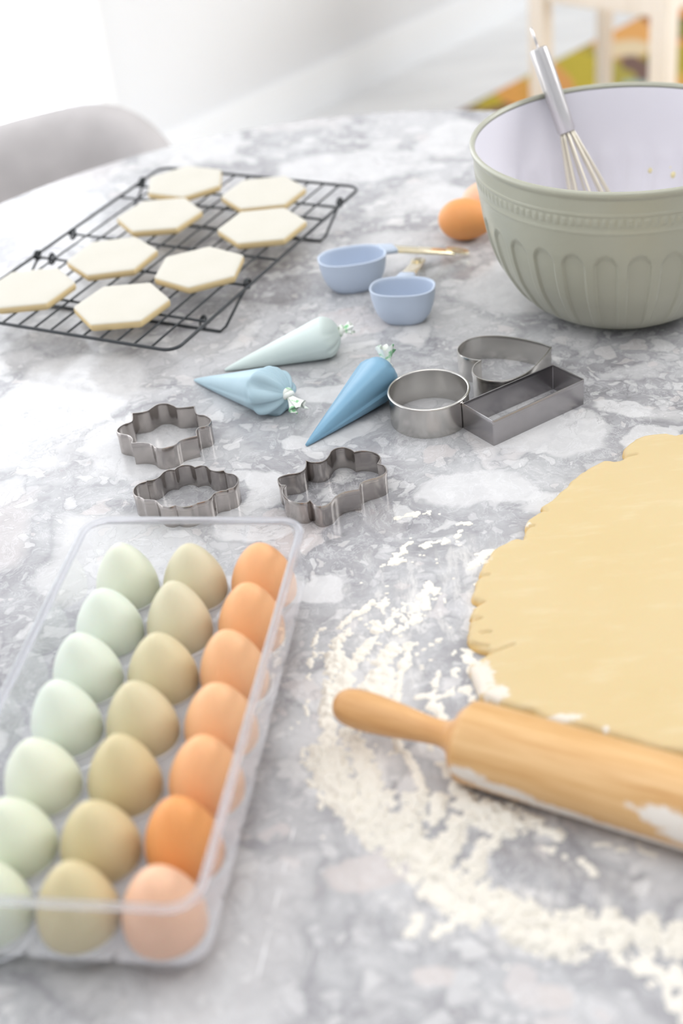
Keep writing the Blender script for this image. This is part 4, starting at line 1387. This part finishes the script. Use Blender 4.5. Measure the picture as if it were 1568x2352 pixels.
# ------------------------------------------------------------------ rolling pin
RP = np.array([0.0582, 0.6318]); RE = np.array([0.1739, 0.5606])
ra = math.atan2(RE[1] - RP[1], RE[0] - RP[0])
pin = empty('rolling_pin', (RP[0], RP[1], 0.0258), ra)
tag(pin, 'bamboo rolling pin dusted with flour in front of the dough', 'rolling pin')
M['bamboo'] = wood('bamboo', srgb(194, 146, 88), srgb(220, 181, 130), 90, 0.38, 0, True, 16)
M['bamboo_handle'] = wood('turned_bamboo', srgb(200, 150, 96), srgb(219, 174, 122), 90, 0.36, 0, False, 12)
Rb = 0.0257
BL = 0.26
def xlathe(prof, n):
    """lathe about local x: profile of (x, r)"""
    V, F = lathe([(r, x) for x, r in prof], n)
    return [(z, x, y) for (x, y, z) in V], F
xs = [-0.0008, -0.0008, 0.0, 0.0016, 0.0036] + list(np.linspace(0.006, BL - 0.004, 180)) + [BL - 0.0016, BL, BL]
rs = [0.004, Rb - 0.0042, Rb - 0.0028, Rb - 0.0008, Rb - 0.0001] + [Rb] * 180 + [Rb - 0.0008, Rb - 0.003, 0.004]
V, F = xlathe(list(zip(xs, rs)), 140)
barrel = mesh_obj('barrel', V, F, M['bamboo'], pin, True, 40)
co = np.array(V)
Mw = np.array(Matrix.Translation((RP[0], RP[1], 0.0258)) @ Matrix.Rotation(ra, 4, 'Z'))
wc = co @ Mw[:3, :3].T + Mw[:3, 3]
d = wc - CAM
UVx = 784 + FPX * (d @ RT) / (d @ FW); UVy = 1176 - FPX * (d @ UP) / (d @ FW)
del UVx, UVy, d
angl = np.arctan2(co[:, 2], -co[:, 1])      # 0 = facing the near side, pi/2 = top
fa = np.zeros(len(co))
def patch(x, a, sx_, sa_, am):
    global fa
    fa = np.maximum(fa, am * np.exp(-((co[:, 0] - x) / sx_) ** 2 - ((angl - math.radians(a)) / math.radians(sa_)) ** 2))
patch(0.012, -2, 0.014, 14, 0.95); patch(0.036, -14, 0.026, 14, 1.0); patch(0.070, -23, 0.03, 13, 1.0); patch(0.11, -28, 0.04, 12, 0.95); patch(0.16, -30, 0.05, 13, 0.95)
patch(0.022, 2, 0.010, 7, 0.6); patch(0.132, 22, 0.017, 17, 1.0); patch(0.145, 6, 0.02, 20, 0.85); patch(0.112, 26, 0.008, 7, 0.6)
at_ = barrel.data.attributes.new('flour', 'FLOAT', 'POINT'); at_.data.foreach_set('value', fa.astype(np.float32))
hp = [(-0.0895, 0.0), (-0.0893, 0.0030), (-0.0880, 0.0066), (-0.0850, 0.0096), (-0.080, 0.0117), (-0.073, 0.0126), (-0.064, 0.0126), (-0.052, 0.0117), (-0.040, 0.0104), (-0.029, 0.0091), (-0.020, 0.0083), (-0.0145, 0.0084), (-0.010, 0.0098), (-0.0065, 0.0130), (-0.0045, 0.0165), (-0.0032, 0.0195), (-0.0012, 0.0205), (0.0002, 0.0200)]
hp2 = [tuple(p) for p in catmull(hp, 3, False)]
V, F = xlathe([(x, max(r, 0.0002)) for x, r in hp2], 48)
mesh_obj('handle', V, F, M['bamboo_handle'], pin)
V2 = [(BL - x, -y, z) for x, y, z in V]
mesh_obj('handle', V2, F, M['bamboo_handle'], pin)

# ------------------------------------------------------------------ flour
def flour_mat():
    N = Nodes('flour')
    n = N.noise(N.obj(), 900.0, 3.0).outputs[0]
    b = N.bsdf(Base_Color=srgb(232, 227, 217), Roughness=0.95, Specular_IOR_Level=0.05)
    N.bump(b, n, 0.4, 0.0004)
    return N.m
M['flour'] = flour_mat()
# strokes: (points in the photograph on the table plane, half width in mm, height in mm)
ST = [([(742, 1745), (775, 1810), (830, 1870), (900, 1915), (960, 1965), (1030, 2015)], 17, 6.0),
      ([(1000, 2000), (1080, 2050), (1160, 2090), (1240, 2125), (1330, 2135), (1420, 2140), (1568, 2165), (1640, 2180)], 15, 5.0),
      ([(1180, 2140), (1240, 2170), (1310, 2175)], 11, 5.5),
      ([(930, 1950), (1000, 2040), (1090, 2095)], 12, 3.0),
      ([(775, 1475), (768, 1520), (760, 1580), (752, 1640)], 7, 3.2), ([(745, 1640), (755, 1690), (772, 1730)], 5.5, 2.4), ([(752, 1700), (762, 1760), (790, 1800)], 12, 3.0),
      ([(795, 1530), (785, 1570), (778, 1600)], 8, 2.6), ([(870, 1440), (850, 1475), (825, 1505), (808, 1535)], 5, 2.2),
      ([(905, 1490), (872, 1530), (852, 1575), (845, 1620)], 7, 2.8), ([(890, 1550), (880, 1600)], 8, 1.8), ([(940, 1480), (925, 1520), (918, 1560), (905, 1610)], 3.4, 2.0),
      ([(1010, 1465), (960, 1500), (930, 1530)], 3.0, 1.5), ([(1000, 1545), (995, 1590), (960, 1600)], 3.6, 1.4), ([(1045, 1540), (1040, 1590), (985, 1602)], 3.2, 1.3),
      ([(885, 1380), (876, 1400), (862, 1425)], 6.5, 1.2), ([(925, 1390), (900, 1420), (880, 1450)], 6, 1.3), ([(990, 1355), (965, 1395), (945, 1430)], 10, 1.0), ([(940, 1420), (910, 1450)], 9, .8),
      ([(860, 1385), (830, 1400), (800, 1420), (780, 1440)], 4, 1.7), ([(800, 1420), (790, 1460)], 6, 1.6), ([(955, 1240), (925, 1262), (905, 1285)], 3.4, 1.6), ([(1050, 1205), (1085, 1200)], 3.5, 1.4), ([(1060, 1222), (1050, 1236)], 3.5, 1.1),
      ([(905, 1190), (960, 1180), (990, 1178)], 3.2, 1.2), ([(970, 1255), (1010, 1245), (1050, 1245)], 4, 1.2), ([(880, 1300), (930, 1285)], 4, 1.4), ([(1090, 1300), (1120, 1270)], 7, .9), ([(1075, 1500), (1090, 1560)], 6, 1.0), ([(1065, 1585), (1080, 1610)], 4, 1.3),
      ([(800, 1690), (830, 1730), (850, 1790), (880, 1845)], 9.5, 4.0), ([(905, 1690), (925, 1720), (945, 1760), (972, 1798)], 4, 2.2), ([(985, 1700), (990, 1720)], 3, 1.5),
      ([(930, 1640), (960, 1650), (1000, 1660)], 6, 2.2), ([(1000, 1615), (1015, 1640)], 5, 2.0), ([(1020, 1760), (1035, 1775)], 6, 2.0),
      ([(960, 1835), (945, 1880), (925, 1930), (900, 1950)], 10, 4.5), ([(1010, 1835), (1000, 1880)], 6, 4.0),
      ([(1060, 1820), (1075, 1870), (1040, 1920), (1005, 1960), (985, 1990)], 9, 4.8), ([(1075, 1845), (1130, 1870), (1165, 1890)], 14, 6.0), ([(1160, 1870), (1130, 1930), (1095, 1975), (1075, 2010)], 7.5, 4.0),
      ([(1190, 1870), (1240, 1895), (1275, 1918)], 5, 3.0), ([(1235, 1945), (1300, 1965)], 3, 1.6), ([(1340, 1975), (1360, 2005)], 3, 1.8), ([(1370, 1940), (1440, 1950)], 3, 1.2), ([(1470, 1950), (1500, 1965)], 3, 1.2),
      ([(1070, 2105), (1010, 2140)], 8, 1.2), ([(1450, 2210), (1568, 2260)], 12, 1.4), ([(960, 2110), (950, 2150)], 6, 0.9), ([(1545, 2285), (1580, 2330)], 9, 1.5),
      ([(720, 1480), (712, 1560), (705, 1640)], 1.8, 1.0), ([(740, 1440), (722, 1480)], 2.2, 1.3)]
pts = [at(u, v) for s, _, _ in ST for u, v in s]
xs_ = [p[0] for p in pts]; ys_ = [p[1] for p in pts]
g = 0.00095
gx = np.arange(min(xs_) - 0.025, max(xs_) + 0.02, g); gy = np.arange(min(ys_) - 0.025, max(ys_) + 0.02, g)
X, Y = np.meshgrid(gx, gy)
WX = X + 0.0030 * fbm(X * 140, Y * 140, 2, 3); WY = Y + 0.0030 * fbm(X * 140, Y * 140, 2, 8)
nz1 = fbm(X * 210, Y * 210, 4, 21); nz2 = fbm(X * 520, Y * 520, 2, 31)
Hh = np.zeros(X.shape)
for s, hw, hh in ST:
    P_ = np.array([at(u, v)[:2] for u, v in s]); hw *= 0.00086; hh *= 0.001
    bx = (X > P_[:, 0].min() - 2 * hw) & (X < P_[:, 0].max() + 2 * hw) & (Y > P_[:, 1].min() - 2 * hw) & (Y < P_[:, 1].max() + 2 * hw)
    if not bx.any(): continue
    D, _, _ = seg_dist(WX[bx], WY[bx], P_, False)
    q = 1 - (D / hw) ** 2
    hval = hh * (np.clip(q, -1.5, 1) * 0.62 + nz1[bx] * 0.85 + nz2[bx] * 0.35 - 0.16 - (0.22 if hh < 0.0017 else 0.0))
    Hh[bx] = np.maximum(Hh[bx], hval)
# fine dust and crumbs strewn between the strokes
area = np.zeros(X.shape)
for (u, v, hw, hh, am) in ((900, 1480, 210, 190, 1.0), (850, 1800, 170, 150, .95), (1000, 1250, 190, 90, .75), (1100, 1950, 160, 100, .9), (1300, 2130, 260, 70, .9), (1350, 1960, 200, 50, .85), (1080, 1400, 70, 150, .8), (690, 1650, 60, 200, .72), (1500, 2200, 120, 60, .9)):
    p = at(u, v); a_ = np.linalg.norm(at(u + hw, v) - p); b_ = np.linalg.norm(at(u, v - hh) - p)
    area = np.maximum(area, am * np.exp(-(((X - p[0]) / a_) ** 2 + ((Y - p[1]) / b_) ** 2)))
sp = vnoise(X * 620, Y * 620, 77) * 0.6 + fbm(X * 120, Y * 120, 3, 41) * 0.9
dust = (sp - (1.12 - 0.42 * area)) * 0.0014
Hh = np.maximum(Hh, np.where(area > 0.15, dust, 0))
# nothing under the dough
Hh[inside_poly(X, Y, dpf)] = 0
thr = 0.00012
on = Hh > thr
keep = on[:-1, :-1] | on[1:, :-1] | on[:-1, 1:] | on[1:, 1:]
Zf = np.where(on, np.minimum(Hh, 0.0042) + 0.0002, 0.0001)
# stay below the pin
ux_, uy_ = math.cos(ra), math.sin(ra)
lx = (X - RP[0]) * ux_ + (Y - RP[1]) * uy_; ly = -(X - RP[0]) * uy_ + (Y - RP[1]) * ux_
under = (lx > -0.09)
rad = np.where(lx > -0.002, Rb + 0.0003, 0.0135)
gap = 0.0258 - np.sqrt(np.clip(rad ** 2 - ly ** 2, 0, None))
Zf = np.where(under & (np.abs(ly) < rad), np.minimum(Zf, np.maximum(gap, 0.0001)), Zf)
flour = grid_mesh('flour', X, Y, Zf, keep, M['flour'])
tag(flour, 'white flour smeared and heaped on the marble around the rolling pin', 'flour', None, 'stuff')
